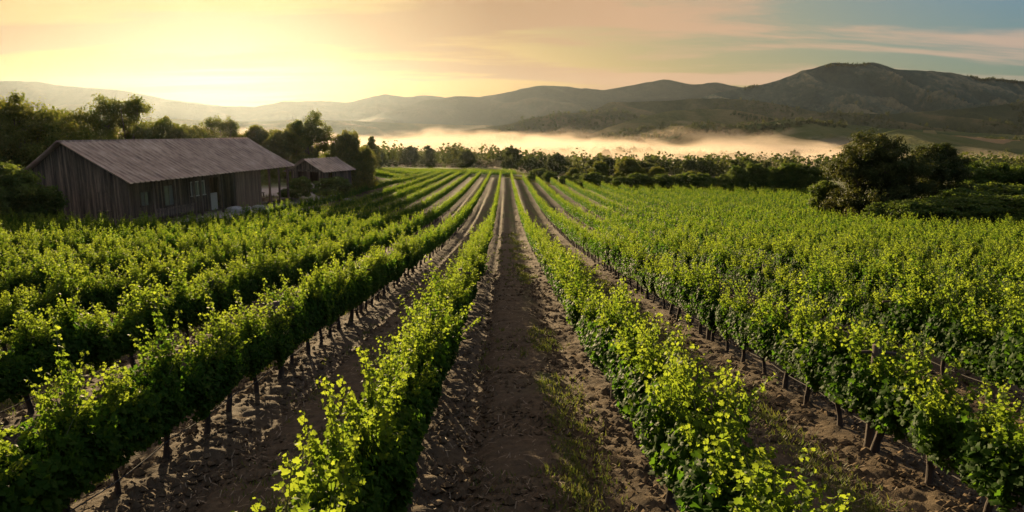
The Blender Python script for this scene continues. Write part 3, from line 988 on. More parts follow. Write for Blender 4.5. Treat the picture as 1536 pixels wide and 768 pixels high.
# the wood in the valley
valley = [tree_meshes(10, 9.5, 17, 40 + k, M_VALLEY, 0.55, 0.5, 0.2, 0.22, 0.9, 0.10, 6, 0.30) for k in range(4)] + \
         [tree_meshes(10, 6.5, 15, 50 + k, M_VALLEY, 0.52, 0.5, 0.2, 0.20, 1.1, 0.10, 6, 0.36) for k in range(2)]
belts = [(262, 12, 'front', 575, 1290), (340, 13, 'second', 560, 1330), (420, 16, 'third', 545, 1400), (520, 17, 'fourth', 530, 1500)]
for Y_, n_, nm, x0, x1 in belts:
    xs = np.linspace(x0, x1, n_) + rng.normal(0, 9, n_)
    xs.sort()
    for q, px_ in enumerate(xs):
        yy = Y_ * rng.uniform(0.93, 1.09)
        x, z = foot(px_, yy)
        s = rng.uniform(0.55, 0.95) * (1 + (Y_ - 250) / 600)
        o = empty('valley_tree', (x, yy, z), rng.uniform(0, 6.28))
        o.scale = (s, s, s * rng.uniform(0.9, 1.1))
        tag(o, '%s hazy tree from the left in the %s belt of the valley wood' % ('leftmost' if q == 0 else ordinal(q + 1), nm), 'tree', '%s belt of the valley wood' % nm)
        m_ = valley[int(rng.integers(6))]
        obj('trunk', m_[0], o)
        obj('crown', m_[1], o)


def tree_mass(name, label, P, H, quads, leafm, wr=0.45):
    """many small crowns as one mass"""
    n = len(P)
    d = rng.normal(size=(n, quads, 3))
    d /= np.linalg.norm(d, axis=2)[..., None]
    r = rng.uniform(0.35, 1.0, (n, quads, 1)) ** 0.5
    lump = 1 + 0.25 * np.sin(d[..., :1] * 4 + rng.uniform(0, 6, (n, 1, 1))) + 0.2 * np.sin(d[..., 1:2] * 5 + rng.uniform(0, 6, (n, 1, 1)))
    C = P[:, None] + d * r * lump * H[:, None, None] * np.array([wr, wr, 0.46]) + np.array([0, 0, 0.52]) * H[:, None, None]
    Nn = d + rng.normal(0, 0.5, d.shape)
    Sz = np.repeat(H, quads) * (1.5 / math.sqrt(quads)) * rng.uniform(0.7, 1.2, n * quads)
    V, Q = place_leaves(C.reshape(-1, 3), Nn.reshape(-1, 3), Sz, QUAD_V, QUAD_F)
    ag = np.repeat(np.clip(rng.normal(0.35, 0.2, n), 0, 1), quads * 4)
    o = obj(name, mesh_np(name, V, [Q], [leafm], None, {'age': ag}))
    return tag(o, label, 'wood', kind='stuff')


# far wood on the valley floor
n_ = 5200
Yv = rng.uniform(300, 1250, n_)
pv = rng.uniform(380, 1600, n_)
Xv = (pv - 757) / 1024 * Yv * 1.02
keep = (vnoise(Xv / 60, Yv / 60, 77) + 0.25 * vnoise(Xv / 18, Yv / 18, 78) > 0.52) & (Yv > 300)
Xv, Yv = Xv[keep], Yv[keep]
tree_mass('valley_wood', 'hazy mass of trees filling the valley floor', np.c_[Xv, Yv, ground_z(Xv, Yv) - 0.6], rng.uniform(6.5, 12.5, len(Xv)), 130, M_VALLEY)


def on_hill(V, n, seed, thr=0.5, vmin=0.0, vmax=1.0, sc=110.0):
    nv, nu, _ = V.shape
    i = (rng.uniform(vmin, vmax, n) * (nv - 1) * 0.76).astype(int)
    j = rng.integers(0, nu - 1, n)
    a, b = rng.random((2, n, 1))
    P = V[i, j] * (1 - a) * (1 - b) + V[i + 1, j] * a * (1 - b) + V[i, j + 1] * (1 - a) * b + V[i + 1, j + 1] * a * b
    k = vnoise(P[:, 0] / sc, P[:, 1] / sc, seed) > thr
    return P[k]


P = np.concatenate([on_hill(F1, 1500, 1, 0.55), on_hill(F2, 900, 2, 0.55), on_hill(F3, 1100, 3, 0.62, 0, 0.9), on_hill(F4, 2600, 4, 0.52), on_hill(F5, 3200, 6, 0.45), on_hill(F6, 700, 5, 0.68)])
tree_mass('hillside_wood', 'scattered woods dotting the slopes below the right mountain', P - [0, 0, 0.5], rng.uniform(4, 9, len(P)), 40, M_OAK, 0.36)
P = MT[158, 60:380].reshape(-1, 3)
P = P[vnoise(P[:, 0] / 60, P[:, 0] * 0, 3) > 0.42]
P = np.repeat(P, 3, 0) + rng.normal(0, 4, (len(P) * 3, 3)) * [1, 1, 0]
P2 = on_hill(MT, 5200, 9, 0.50, 0.05, 0.75, 160)
tree_mass('mountain_wood', 'tiny trees along the ridge and slopes of the right mountain', np.concatenate([P, P2]) - [0, 0, 2], rng.uniform(6, 13, len(P) + len(P2)), 26, M_OAK, 0.30)

# ------------------------------------------------------------------ the barn
M_PLANK, t, p = mat('weathered_planks', 0.9)
g = N(t, 'ShaderNodeTexCoord')
mpn = N(t, 'ShaderNodeMapping')
mpn.inputs['Scale'].default_value = (4.2, 4.2, 0.16)
t.links.new(g.outputs['Object'], mpn.inputs[0])
n1 = noise(t, mpn.outputs[0], 1.0, 4, 0.6)
n2 = noise(t, mpn.outputs[0], 7.0, 4, 0.7)
cc = ramp(t, mth(t, 'ADD', mth(t, 'MULTIPLY', n1, 0.6), mth(t, 'MULTIPLY', n2, 0.4)), [(0.38, (0.018, 0.013, 0.009)), (0.5, (0.080, 0.058, 0.040)), (0.62, (0.215, 0.157, 0.108))])
t.links.new(cc, p.inputs['Base Color'])
bp = N(t, 'ShaderNodeBump')
bp.inputs['Strength'].default_value = 0.6
bp.inputs['Distance'].default_value = 0.02
t.links.new(n2, bp.inputs['Height'])
t.links.new(bp.outputs[0], p.inputs['Normal'])
M_SUNLIT = M_PLANK.copy()  # lighter copy of the planks: sunlight on the bay put into the colour
M_SUNLIT.name = 'sunlit_brown_boards'
for e, c_ in zip([n for n in M_SUNLIT.node_tree.nodes if n.type == 'VALTORGB'][0].color_ramp.elements, ((0.05, 0.032, 0.020), (0.14, 0.088, 0.052), (0.26, 0.17, 0.10))):
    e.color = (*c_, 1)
M_ROOF, t, p = mat('rusty_roof', 0.42)
g = N(t, 'ShaderNodeTexCoord')
n1 = noise(t, g.outputs['Object'], 0.7, 6, 0.65)
mpn = N(t, 'ShaderNodeMapping')
mpn.inputs['Scale'].default_value = (1.0, 7.0, 1.0)
t.links.new(g.outputs['Object'], mpn.inputs[0])
n2 = noise(t, mpn.outputs[0], 1.1, 4, 0.6)
t.links.new(ramp(t, mth(t, 'ADD', mth(t, 'MULTIPLY', n1, 0.5), mth(t, 'MULTIPLY', n2, 0.5)), [(0.36, (0.11, 0.066, 0.038)), (0.5, (0.25, 0.172, 0.108)), (0.64, (0.42, 0.32, 0.225))]), p.inputs['Base Color'])
p.inputs['Specular IOR Level'].default_value = 0.6
M_DARK, t, p = mat('dark_interior', 0.9)
p.inputs['Base Color'].default_value = (0.02, 0.016, 0.013, 1)
M_PALE, t, p = mat('pale_paint', 0.7)
p.inputs['Base Color'].default_value = (0.42, 0.40, 0.36, 1)
M_STONE, t, p = mat('pale_stone', 0.9)
g = N(t, 'ShaderNodeTexCoord')
t.links.new(ramp(t, noise(t, g.outputs['Object'], 5, 5, 0.6), [(0.3, (0.22, 0.20, 0.17)), (0.7, (0.42, 0.39, 0.34))]), p.inputs['Base Color'])
M_GLASS, t, p = mat('window_glass', 0.08)
p.inputs['Base Color'].default_value = (0.16, 0.17, 0.16, 1)
p.inputs['Specular IOR Level'].default_value = 0.9


def plank_wall(mb, a, b, z0, top, th=0.05, w=0.24, m=0, holes=()):
    """vertical boards from a to b (x, y), tops given by top(s); holes = (s0, s1, z0, z1)"""
    a, b = np.array(a, float), np.array(b, float)
    L = np.linalg.norm(b - a)
    d = (b - a) / L
    nrm = np.array([d[1], -d[0]])
    n = max(1, int(L / w))
    for i in range(n):
        s = (i + 0.5) * L / n
        out = rng.uniform(-0.012, 0.014)
        zt = top(s) - rng.uniform(0, 0.03)
        spans = [(z0 - 0.25 + rng.uniform(0, 0.05), zt)]
        for (s0, s1, h0, h1) in holes:
            if s0 < s < s1:
                spans = [q for (p0, p1) in spans for q in ((p0, min(p1, h0)), (max(p0, h1), p1)) if q[1] - q[0] > 0.02]
        for p0, p1 in spans:
            c = a + d * s + nrm * out
            hw = L / n / 2 - rng.uniform(0.004, 0.012)
            P = []
            for zz2, dz in ((p0, 0), (p1, 1)):
                for sx, sy in ((-1, -1), (1, -1), (-1, 1), (1, 1)):
                    q = c + d * sx * hw + nrm * sy * th / 2
                    P.append([q[0], q[1], zz2 if not dz or p1 != zt else top(s + sx * hw) - 0.01])
            mb.add(P, [[0, 2, 3, 1], [4, 5, 7, 6], [0, 1, 5, 4], [2, 6, 7, 3], [0, 4, 6, 2], [1, 3, 7, 5]], m=m)


def corrugated(mb, e0, e1, r1, r0, pitch=0.62, amp=0.11, th=0.05, m=0):
    """roof slope from eave e0-e1 to ridge r0-r1 with ribs running down it"""
    e0, e1, r0, r1 = (np.array(v, float) for v in (e0, e1, r0, r1))
    L = np.linalg.norm(e1 - e0)
    n = int(L / pitch) * 6
    s = np.linspace(0, 1, n + 1)
    nr = np.cross(e1 - e0, r0 - e0)
    nr /= np.linalg.norm(nr)
    if nr[2] < 0:
        nr = -nr
    k = 7
    t_ = np.linspace(0, 1, k)
    lift = np.maximum(0, np.cos(s * n / 6 * 2 * math.pi)) ** 2 * amp
    V = []
    for tt in t_:
        base = (e0 * (1 - tt) + r0 * tt)[None] * (1 - s[:, None]) + (e1 * (1 - tt) + r1 * tt)[None] * s[:, None]
        sag = -0.05 * np.sin(tt * math.pi) * (0.6 + 0.8 * vnoise(s * 9, s * 0 + 2, 5)) + 0.02 * fbm(s * 30, s * 0 + tt * 3, 2, 6)
        V.append(base + (lift + sag)[:, None] * nr)
    V = np.array(V)
    Vb = V - nr * th
    ii = np.arange(k * (n + 1)).reshape(k, n + 1)
    Q = np.stack([ii[:-1, :-1], ii[:-1, 1:], ii[1:, 1:], ii[1:, :-1]], -1).reshape(-1, 4)
    off = k * (n + 1)
    rim = np.concatenate([ii[0], ii[1:, -1], ii[-1, -2::-1], ii[-2:0:-1, 0]])
    R2 = np.stack([rim, rim + off, np.roll(rim, -1) + off, np.roll(rim, -1)], -1)
    mb.add(np.concatenate([V.reshape(-1, 3), Vb.reshape(-1, 3)]), np.concatenate([Q, Q[:, ::-1] + off, R2]), m=m)


def window(parent, c, w, h, rz, pane=True, depth=0.07, mull=2, frame_m=None):
    """a window whose plane faces local -y before turning by rz; c is its middle"""
    ca, sa = math.cos(rz), math.sin(rz)

    def T(P):
        P = np.asarray(P, float)
        return np.c_[P[:, 0] * ca - P[:, 1] * sa + c[0], P[:, 0] * sa + P[:, 1] * ca + c[1], P[:, 2] + c[2]]
    fm = frame_m or M_PLANK
    mb = MB()
    b = 0.09
    mb.box((-w / 2 - b / 2, 0, 0), (b, depth, h + 2 * b), frame=T)
    mb.box((w / 2 + b / 2, 0, 0), (b, depth, h + 2 * b), frame=T)
    mb.box((0, 0, h / 2 + b / 2), (w - 0.004, depth - 0.01, b), frame=T)
    mb.box((0, -0.02, -h / 2 - b / 2), (w + 0.3, depth + 0.06, b), frame=T)
    for i in range(1, mull + 1):
        mb.box((-w / 2 + w * i / (mull + 1), 0, 0), (0.035, depth * 0.6, h - 0.004), frame=T)
    fr = obj('window', mb.mesh('window', [fm]), parent)
    if pane:
        mb = MB()
        mb.box((0, 0.01, 0), (w - 0.01, 0.008, h - 0.01), frame=T)
        obj('pane', mb.mesh('pane', [M_GLASS]), fr)
    return fr


BX, BY = -28.9, 52.4
BA = math.atan2(3.9, 25.0)
BZ = gz(BX + 2, BY + 6)
barn = empty('barn', (BX, BY, BZ), -BA)
tag(barn, 'long weathered wooden barn with a rusty ribbed roof', 'barn')
BL, BW, RD = 26.5, 8.4, 4.9                # length, width, distance of the ridge from the front wall
EV, RG, EB = 4.05, 6.75, 4.3               # heights of front eave, ridge, back eave


def barn_top(x):
    """underside of the roof at distance x behind the front wall"""
    return EV + (RG - EV) * x / RD if x <= RD else RG + (EB - RG) * (x - RD) / (BW - RD)


mb = MB()
# gable end, near: runs back from the front corner
plank_wall(mb, (0, 0), (-BW, 0), 0, lambda s: barn_top(min(s, BW)) - 0.03, holes=[(1.45, 2.35, 1.55, 3.0)])
plank_wall(mb, (-BW, 0), (-BW, BL - 5.6), 0, lambda s: EB - 0.05, w=0.3)
plank_wall(mb, (-BW, BL - 5.6), (-BW, BL), 0, lambda s: EB - 0.05, w=0.3, holes=[(1.0, 2.2, 0.9, 2.4), (3.2, 4.8, 0.9, 2.4)])
# recessed front wall with its openings, then the boarded bay, then the open porch's back wall
plank_wall(mb, (-1.5, 0.1), (-1.5, 15.4), 0, lambda s: barn_top(1.5) - 0.05,
           holes=[(3.6, 4.6, 1.5, 2.7), (6.6, 7.9, 1.2, 3.0), (10.5, 12.6, 1.7, 3.0), (13.3, 14.7, 0.0, 3.2)])
plank_wall(mb, (-1.5, 15.4), (0, 15.4), 0, lambda s: EV - 0.06)
plank_wall(mb, (0, 20.4), (-BW, 20.4), 0, lambda s: barn_top(min(s, BW)) - 0.05)
obj('wall', mb.mesh('wall', [M_PLANK]), barn)
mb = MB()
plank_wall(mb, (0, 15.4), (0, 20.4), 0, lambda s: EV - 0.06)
obj('board_bay', mb.mesh('board_bay', [M_SUNLIT]), barn)['label'] = 'brown vertical boards of the projecting bay, painted sunlit'
mb = MB()
oh = 0.55
fe = -0.12 * 0
sl_ = (RG - EV) / RD
corrugated(mb, (0.75, -oh, EV - 0.75 * sl_ + 0.06), (0.75, BL + oh, EV - 0.75 * sl_ + 0.06), (-RD, BL + oh, RG + 0.06), (-RD, -oh, RG + 0.06))
sb_ = (RG - EB) / (BW - RD)
corrugated(mb, (-BW - 0.6, -oh, EB - 0.6 * sb_ + 0.06), (-BW - 0.6, BL + oh, EB - 0.6 * sb_ + 0.06), (-RD, BL + oh, RG + 0.05), (-RD, -oh, RG + 0.05))
rf = obj('roof', mb.mesh('roof', [M_ROOF]), barn)
mb = MB()
mb.tube([(-RD, -oh - 0.02, RG + 0.08), (-RD, BL / 2, RG + 0.06), (-RD, BL + oh + 0.02, RG + 0.09)], 0.07, 8)
obj('ridge_cap', mb.mesh('ridge_cap', [M_ROOF], True), rf)
mb = MB()
for i in range(int(BL / 0.8) + 1):
    y = i * BL / int(BL / 0.8)
    mb.tube([(0.66, y, EV - 0.66 * sl_ - 0.06), (-0.9, y, barn_top(0.9) - 0.08)], 0.045, 4)
mb.tube([(0.0, 0, EV - 0.12), (0.0, 15.4, EV - 0.12)], 0.08, 4)
mb.tube([(0.0, 20.4, EV - 0.12), (0.0, BL, EV - 0.12)], 0.08, 4)
obj('rafter', mb.mesh('rafter', [M_PLANK]), barn)
for y in (0.1, 3.1, 5.9, 8.6, 9.6, 12.95, 15.0, 22.2, 24.4, BL - 0.1):
    mb = MB()
    mb.box((0.02, y, (EV - 0.2) / 2 - 0.15), (0.17, 0.17, EV - 0.02), 0, 0, 0.004)
    obj('porch_post', mb.mesh('porch_post', [M_PLANK]), barn)
for y0, y1, z in ((3.2, 8.5, 1.25), (0.2, 3.0, 0.85)):
    mb = MB()
    mb.box((0.06, (y0 + y1) / 2, z), (0.05, y1 - y0, 0.16), 0, 0, 0.006)
    mb.box((0.02, (y0 + y1) / 2, z - 0.36), (0.04, y1 - y0, 0.46), 0, 0, 0.006)
    obj('porch_rail', mb.mesh('porch_rail', [M_PLANK]), barn)
window(barn, (-1.46, 4.0, 2.1), 0.9, 1.1, R(90), True, 0.08, 1)
window(barn, (-1.46, 7.15, 2.1), 1.2, 1.7, R(90), True, 0.08, 1, M_PLANK)
window(barn, (-1.46, 11.45, 2.35), 2.0, 1.2, R(90), True, 0.08, 3, M_PALE)
window(barn, (-1.9, -0.03, 2.27), 0.85, 1.4, 0, False, 0.07, 0)
mb = MB()
for i in range(4):
    mb.box((-1.9 - 0.32 + i * 0.213, 0.02, 2.27), (0.20, 0.03, 1.4), 0, 0, 0.003)
obj('shutter', mb.mesh('shutter', [M_PLANK]), barn)
mb = MB()
mb.box((-1.52, 13.9, 1.25), (0.06, 1.35, 0.95), 0)
mb.box((-1.52, 13.9, 0.35), (0.05, 1.35, 0.85), 0)
obj('half_door', mb.mesh('half_door', [M_PALE]), barn)
mb = MB()
mb.box((-4.6, 10, 0.05), (7.2, 20.2, 0.12))
mb.box((-4.2, 23.5, 0.05), (8.2, 6.0, 0.12))
obj('plank_floor', mb.mesh('plank_floor', [M_PLANK]), barn)


def in_barn(x, y, z=0.0):
    ca, sa = math.cos(-BA), math.sin(-BA)
    return (BX + x * ca - y * sa, BY + x * sa + y * ca, BZ + z)


def bench(label, loc, rz, L=1.8):
    o = empty('bench', loc, rz)
    tag(o, label, 'bench')
    mb = MB()
    for i in range(3):
        mb.box((0, -0.14 + 0.14 * i, 0.45), (L, 0.125, 0.045), 0, 0, 0.003)
    obj('seat', mb.mesh('seat', [M_PLANK]), o)
    for s in (-1, 1):
        mb = MB()
        mb.box((s * (L / 2 - 0.2), 0, 0.2), (0.07, 0.36, 0.44))
        obj('leg', mb.mesh('leg', [M_PLANK]), o)


bench('low plank bench under the open porch at the far end of the barn', in_barn(-0.6, 22.6, 0.11), -BA + R(90), 2.0)
o = empty('table', in_barn(-2.4, 23.6, 0.11), -BA + R(80))
tag(o, 'rough wooden table standing under the open barn porch', 'table')
mb = MB()
for i in range(5):
    mb.box((0, -0.36 + 0.18 * i, 0.74), (2.0, 0.165, 0.05), 0, 0, 0.003)
obj('tabletop', mb.mesh('tabletop', [M_PLANK]), o)
for sx in (-1, 1):
    for sy in (-1, 1):
        mb = MB()
        mb.box((sx * 0.85, sy * 0.32, 0.36), (0.09, 0.09, 0.71))
        obj('leg', mb.mesh('leg', [M_PLANK]), o)


def rock(name, label, cat, loc, size, seed, m=M_STONE):
    r_ = np.random.default_rng(seed)
    th, ph_ = np.meshgrid(np.linspace(0, 2 * math.pi, 17)[:-1], np.linspace(0.01, math.pi - 0.01, 10))
    d = np.stack([np.sin(ph_) * np.cos(th), np.sin(ph_) * np.sin(th), np.cos(ph_)], -1)
    d = np.sign(d) * np.abs(d) ** 0.65
    d = d * (1 + 0.18 * fbm(d[..., 0] * 2 + seed, d[..., 1] * 2 + d[..., 2], 3, seed)[..., None])
    V = (d * np.array(size) / 2).reshape(-1, 3)
    ii = np.arange(160).reshape(10, 16)
    j2 = np.roll(ii, -1, 1)
    Q = np.stack([ii[:-1], j2[:-1], j2[1:], ii[1:]], -1).reshape(-1, 4)
    o = obj(name, mesh_np(name, V, [Q], [m], None, None, False))
    o.location = loc
    o.rotation_euler = (0, 0, r_.uniform(0, 3))
    tag(o, label, cat)


for q, (px_, Y_, sz_, lab) in enumerate(((352, 66, (1.6, 1.0, 0.7), 'flat pale boulder before the boarded bay of the barn'), (388, 70, (1.4, 0.9, 0.6), 'pale stone at the corner where the porch begins'),
                                         (372, 68, (0.8, 0.7, 0.6), 'smaller pale stone between the two boulders by the barn'), (500, 93, (1.2, 0.9, 0.7), 'rounded pale stone right of the shed wall'),
                                         (520, 96, (1.5, 0.8, 0.5), 'low pale stone in the grass right of the shed'))):
    x, z = foot(px_, Y_)
    rock('boulder', lab, 'rock', (x, Y_, z + sz_[2] * 0.3), sz_, 60 + q)
# dead branches leaning on the gable, and stumps at its foot
mb = MB()
for q in range(9):
    a = rng.uniform(-1.0, 1.0)
    z0 = rng.uniform(0.7, 1.3)
    p0 = np.array([-6.2 + rng.normal(0, 0.2), -0.35, z0])
    t_ = np.linspace(0, 1, 5)[:, None]
    mb.tube(p0 + t_ * np.array([1.7 * math.cos(a) * rng.choice([-1, 1]), -0.15, 0.8 * math.sin(a)]) + (t_ ** 2) * rng.normal(0, 0.15, 3), np.linspace(0.035, 0.008, 5), 5)
mb.tube([(-6.2, -0.4, -0.2), (-6.25, -0.35, 0.6), (-6.2, -0.3, 1.3)], [0.09, 0.07, 0.05], 7)
o = obj('dead_tree', mb.mesh('dead_tree', [M_BARK]))
o.location = (BX, BY, BZ)
o.rotation_euler = (0, 0, -BA)
tag(o, 'small leafless dead tree against the gable wall of the barn', 'dead tree')

# ------------------------------------------------------------------ the shed
SX, SZ_ = foot(438, 99)
SY = 99.0
shed = empty('shed', (SX, SY, SZ_ - 0.05), R(-22))
tag(shed, 'small wooden shed with an open front beyond the barn', 'shed')
sw_, sd_, se, sr = 5.6, 6.6, 2.25, 3.75
stop = lambda s: se + (sr - se) * (1 - abs(s - sw_ / 2) / (sw_ / 2))
mb = MB()
plank_wall(mb, (0, 0), (sw_, 0), 0, lambda s: stop(s) - 0.03, holes=[(1.2, 2.6, 0.0, 1.95), (3.2, 4.7, 0.0, 1.95)])
plank_wall(mb, (sw_, 0), (sw_, sd_), 0, lambda s: se - 0.03, holes=[(0.9, 1.9, 0.9, 1.8)])
plank_wall(mb, (0, sd_), (0, 0), 0, lambda s: se - 0.03)
plank_wall(mb, (sw_, sd_), (0, sd_), 0, lambda s: stop(s) - 0.03)
obj('wall', mb.mesh('wall', [M_PLANK]), shed)
mb = MB()
ss_ = (sr - se) / (sw_ / 2)
corrugated(mb, (sw_ + 0.6, -0.9, se - 0.6 * ss_ + 0.05), (sw_ + 0.6, sd_ + 0.4, se - 0.6 * ss_ + 0.05), (sw_ / 2, sd_ + 0.4, sr + 0.05), (sw_ / 2, -0.9, sr + 0.05))
corrugated(mb, (-0.6, -0.9, se - 0.6 * ss_ + 0.05), (-0.6, sd_ + 0.4, se - 0.6 * ss_ + 0.05), (sw_ / 2, sd_ + 0.4, sr + 0.045), (sw_ / 2, -0.9, sr + 0.045))
obj('roof', mb.mesh('roof', [M_ROOF]), shed)
for x_ in (0.1, 2.9, sw_ - 0.1):
    mb = MB()
    mb.box((x_, -0.8, se / 2 - 0.1), (0.15, 0.15, se))
    obj('porch_post', mb.mesh('porch_post', [M_PLANK]), shed)
mb = MB()
mb.box((sw_ / 2, -0.8, se - 0.05 + 0.02), (sw_ + 0.5, 0.12, 0.16))
obj('porch_beam', mb.mesh('porch_beam', [M_PLANK]), shed)
mb = MB()
for i in range(7):
    for j in range(3):
        mb.box((0.2 + i * 0.44 + (j % 2) * 0.1, 0, 0.14 + j * 0.28), (0.42, 0.36, 0.26), 0, 0, 0.012)
x_, z_ = foot(470, 95)
o = obj('stone_wall', mb.mesh('stone_wall', [M_STONE]))
o.location = (x_ - 1.4, 95, z_ - 0.05)
o.rotation_euler = (0, 0, R(-8))
tag(o, 'low pale block wall in front of the shed', 'wall')

# small marker stake in the scrub on the right
x_, z_ = foot(1434, 56)
mb = MB()
mb.tube([(0, 0, -0.2), (0.01, 0, 0.5), (0.0, 0.01, 1.3)], 0.04, 6)
o = obj('marker_stake', mb.mesh('marker_stake', [M_PALE]))
o.location = (x_, 56, z_)
tag(o, 'pale marker stake standing at the edge of the dark scrub', 'stake')

# ------------------------------------------------------------------ weeds and grass
n_ = 15000
yy = 4.0 * (60 / 4.0) ** rng.random(n_)
lane_ = rng.integers(-5, 6, n_)
cc_ = np.where(rng.random(n_) < 0.7, rng.normal(0.17, 0.075, n_), rng.uniform(-0.33, 0.36, n_))
xx = ROW0 + (lane_ + cc_) * RS
k = (vnoise(xx * 0.8, yy * 0.45, 72) > 0.42) & (np.abs(xx) < yy * 0.85 + 2)
xx, yy = xx[k], yy[k]
n_ = len(xx)
nb = 7
h = rng.uniform(0.02, 0.075, (n_, nb)) * (1 + yy[:, None] / 50)
a = rng.uniform(0, 2 * math.pi, (n_, nb))
bx_ = xx[:, None] + rng.normal(0, 0.05, (n_, nb))
by_ = yy[:, None] + rng.normal(0, 0.08, (n_, nb))
bz_ = ground_z(bx_, by_) + 0.03 + 0.07 * np.exp(-(((bx_ - ROW0) / RS - np.round((bx_ - ROW0) / RS)) / 0.22) ** 4)
w_ = 0.007 * (1 + yy[:, None] / 14)
dx, dy = np.cos(a), np.sin(a)
P0 = np.stack([bx_ - dy * w_, by_ + dx * w_, bz_], -1)
P1 = np.stack([bx_ + dy * w_, by_ - dx * w_, bz_], -1)
P2 = np.stack([bx_ + dx * h * 0.7, by_ + dy * h * 0.7, bz_ + h], -1)
V = np.stack([P0, P1, P2], 2).reshape(-1, 3)
T = np.arange(len(V)).reshape(-1, 3)
o = obj('weed_grass', mesh_np('weed_grass', V, [T], [M_GRASS], None, {'age': np.repeat(rng.uniform(0, 1, n_ * nb), 3)}))
tag(o, 'thin grass and weeds along the aisles between the rows', 'grass', kind='stuff')
# crumbled clods and stones on the worked soil
n_ = 42000
yy = 4.2 * (34 / 4.2) ** rng.random(n_)
xx = rng.uniform(-1, 1, n_) * (yy * 0.85 + 1.5)
cl_ = (xx - ROW0) / RS
cl_ = cl_ - np.round(cl_)
k = vnoise(xx * 1.3, yy * 1.3, 55) + 0.25 * (np.abs(cl_) > 0.2) > 0.5
xx, yy, cl_ = xx[k], yy[k], cl_[k]
n_ = len(xx)
oc = np.array([[1, 0, 0], [0, 1, 0], [-1, 0, 0], [0, -1, 0], [0.1, 0.1, 0.75], [0, 0, -0.8]])
of = np.array([[0, 1, 4], [1, 2, 4], [2, 3, 4], [3, 0, 4], [1, 0, 5], [2, 1, 5], [3, 2, 5], [0, 3, 5]])
sz_ = 0.014 * (1 + 3.0 * rng.random(n_) ** 3) * (1 + yy / 30)
ctr = np.c_[xx, yy, ground_z(xx, yy) + 0.07 * np.exp(-((cl_ / 0.22) ** 4)) - 0.10 * np.exp(-(((cl_ + 0.27) / 0.075) ** 2)) - 0.06 * np.exp(-(((cl_ - 0.27) / 0.07) ** 2)) + 0.06 * np.exp(-(((np.abs(cl_) - 0.5) / 0.10) ** 2)) + 0.022]
V = ctr[:, None] + sz_[:, None, None] * (oc[None] * rng.uniform(0.6, 1.35, (n_, 6, 1)) + rng.normal(0, 0.15, (n_, 6, 3)))
T = (np.arange(n_)[:, None, None] * 6 + of[None]).reshape(-1, 3)
M_CLOD, t, p = mat('clod_soil', 1.0)
g = N(t, 'ShaderNodeNewGeometry')
t.links.new(ramp(t, noise(t, g.outputs['Position'], 9, 3, 0.6), [(0.3, (0.050, 0.036, 0.021)), (0.55, (0.100, 0.072, 0.042)), (0.75, (0.165, 0.122, 0.072))]), p.inputs['Base Color'])
p.inputs['Specular IOR Level'].default_value = 0.1
o = obj('soil_clods', mesh_np('soil_clods', V.reshape(-1, 3), [T], [M_CLOD], None))
tag(o, 'crumbled clods scattered over the worked brown soil', 'soil', kind='stuff')
# dry straw and prunings lying on the soil
n_ = 9000
yy = 4.2 * (30 / 4.2) ** rng.random(n_)
xx = rng.uniform(-1, 1, n_) * (yy * 0.85 + 1.5)
a = rng.uniform(0, math.pi, n_)
L_ = rng.uniform(0.01, 0.045, n_) * (1 + yy / 40)
wd = 0.0028 * (1 + yy / 10)
z_ = ground_z(xx, yy) + 0.07 * np.exp(-((((xx - ROW0) / RS - np.round((xx - ROW0) / RS)) / 0.22) ** 4)) + 0.045
dx, dy = np.cos(a) * L_, np.sin(a) * L_
nxp, nyp = -np.sin(a) * wd, np.cos(a) * wd
til = rng.normal(0, 0.015, n_)
V = np.stack([np.stack([xx - dx - nxp, yy - dy - nyp, z_ - til], -1), np.stack([xx + dx - nxp, yy + dy - nyp, z_ + til], -1),
              np.stack([xx + dx + nxp, yy + dy + nyp, z_ + til], -1), np.stack([xx - dx + nxp, yy - dy + nyp, z_ - til], -1)], 1).reshape(-1, 3)
M_STRAW, t, p = mat('straw', 0.8)
p.inputs['Base Color'].default_value = (0.20, 0.15, 0.09, 1)
o = obj('straw_litter', mesh_np('straw_litter', V, [np.arange(len(V)).reshape(-1, 4)], [M_STRAW]))
tag(o, 'bits of dry straw and prunings on the soil of the aisles', 'straw', kind='stuff')
# rough grass round the barn, the yard and the scrub on the right
n_ = 42000
side = rng.random(n_) < 0.5
xx = np.where(side, rng.uniform(-48, -17, n_), rng.uniform(30, 62, n_))
yy = np.where(side, rng.uniform(36, 118, n_), rng.uniform(50, 110, n_))
gvl = np.exp(-(((xx + 29.5) / 5.5) ** 2 + ((yy - 88) / 8.0) ** 2) ** 2) + np.exp(-(((xx + 25.8 - 0.155 * (yy - 65)) / 2.0) ** 2 + ((yy - 66) / 17) ** 2) ** 2)
ex3 = rng.uniform(0, 64, 16000)
xx, yy, gvl = np.concatenate([xx, ex3]), np.concatenate([yy, crest(ex3) + rng.uniform(0.8, 26, 16000)]), np.concatenate([gvl, np.zeros(16000)])
ex4 = rng.uniform(-66, 14, 12000)
xx, yy, gvl = np.concatenate([xx, ex4]), np.concatenate([yy, rng.uniform(226, 262, 12000)]), np.concatenate([gvl, np.zeros(12000)])
n_ = len(xx)
k = ~in_field(xx, yy) & (gvl < 0.25 * rng.random(n_) + 0.05) & (vnoise(xx * 0.25, yy * 0.25, 90) > 0.3)
xx, yy = xx[k], yy[k]
n_ = len(xx)
nb = 5
h = rng.uniform(0.15, 0.5, (n_, nb)) * (0.5 + vnoise(xx * 0.3, yy * 0.3, 91))[:, None]
a = rng.uniform(0, 2 * math.pi, (n_, nb))
bx_ = xx[:, None] + rng.normal(0, 0.12, (n_, nb))
by_ = yy[:, None] + rng.normal(0, 0.12, (n_, nb))
bz_ = ground_z(bx_, by_) - 0.03
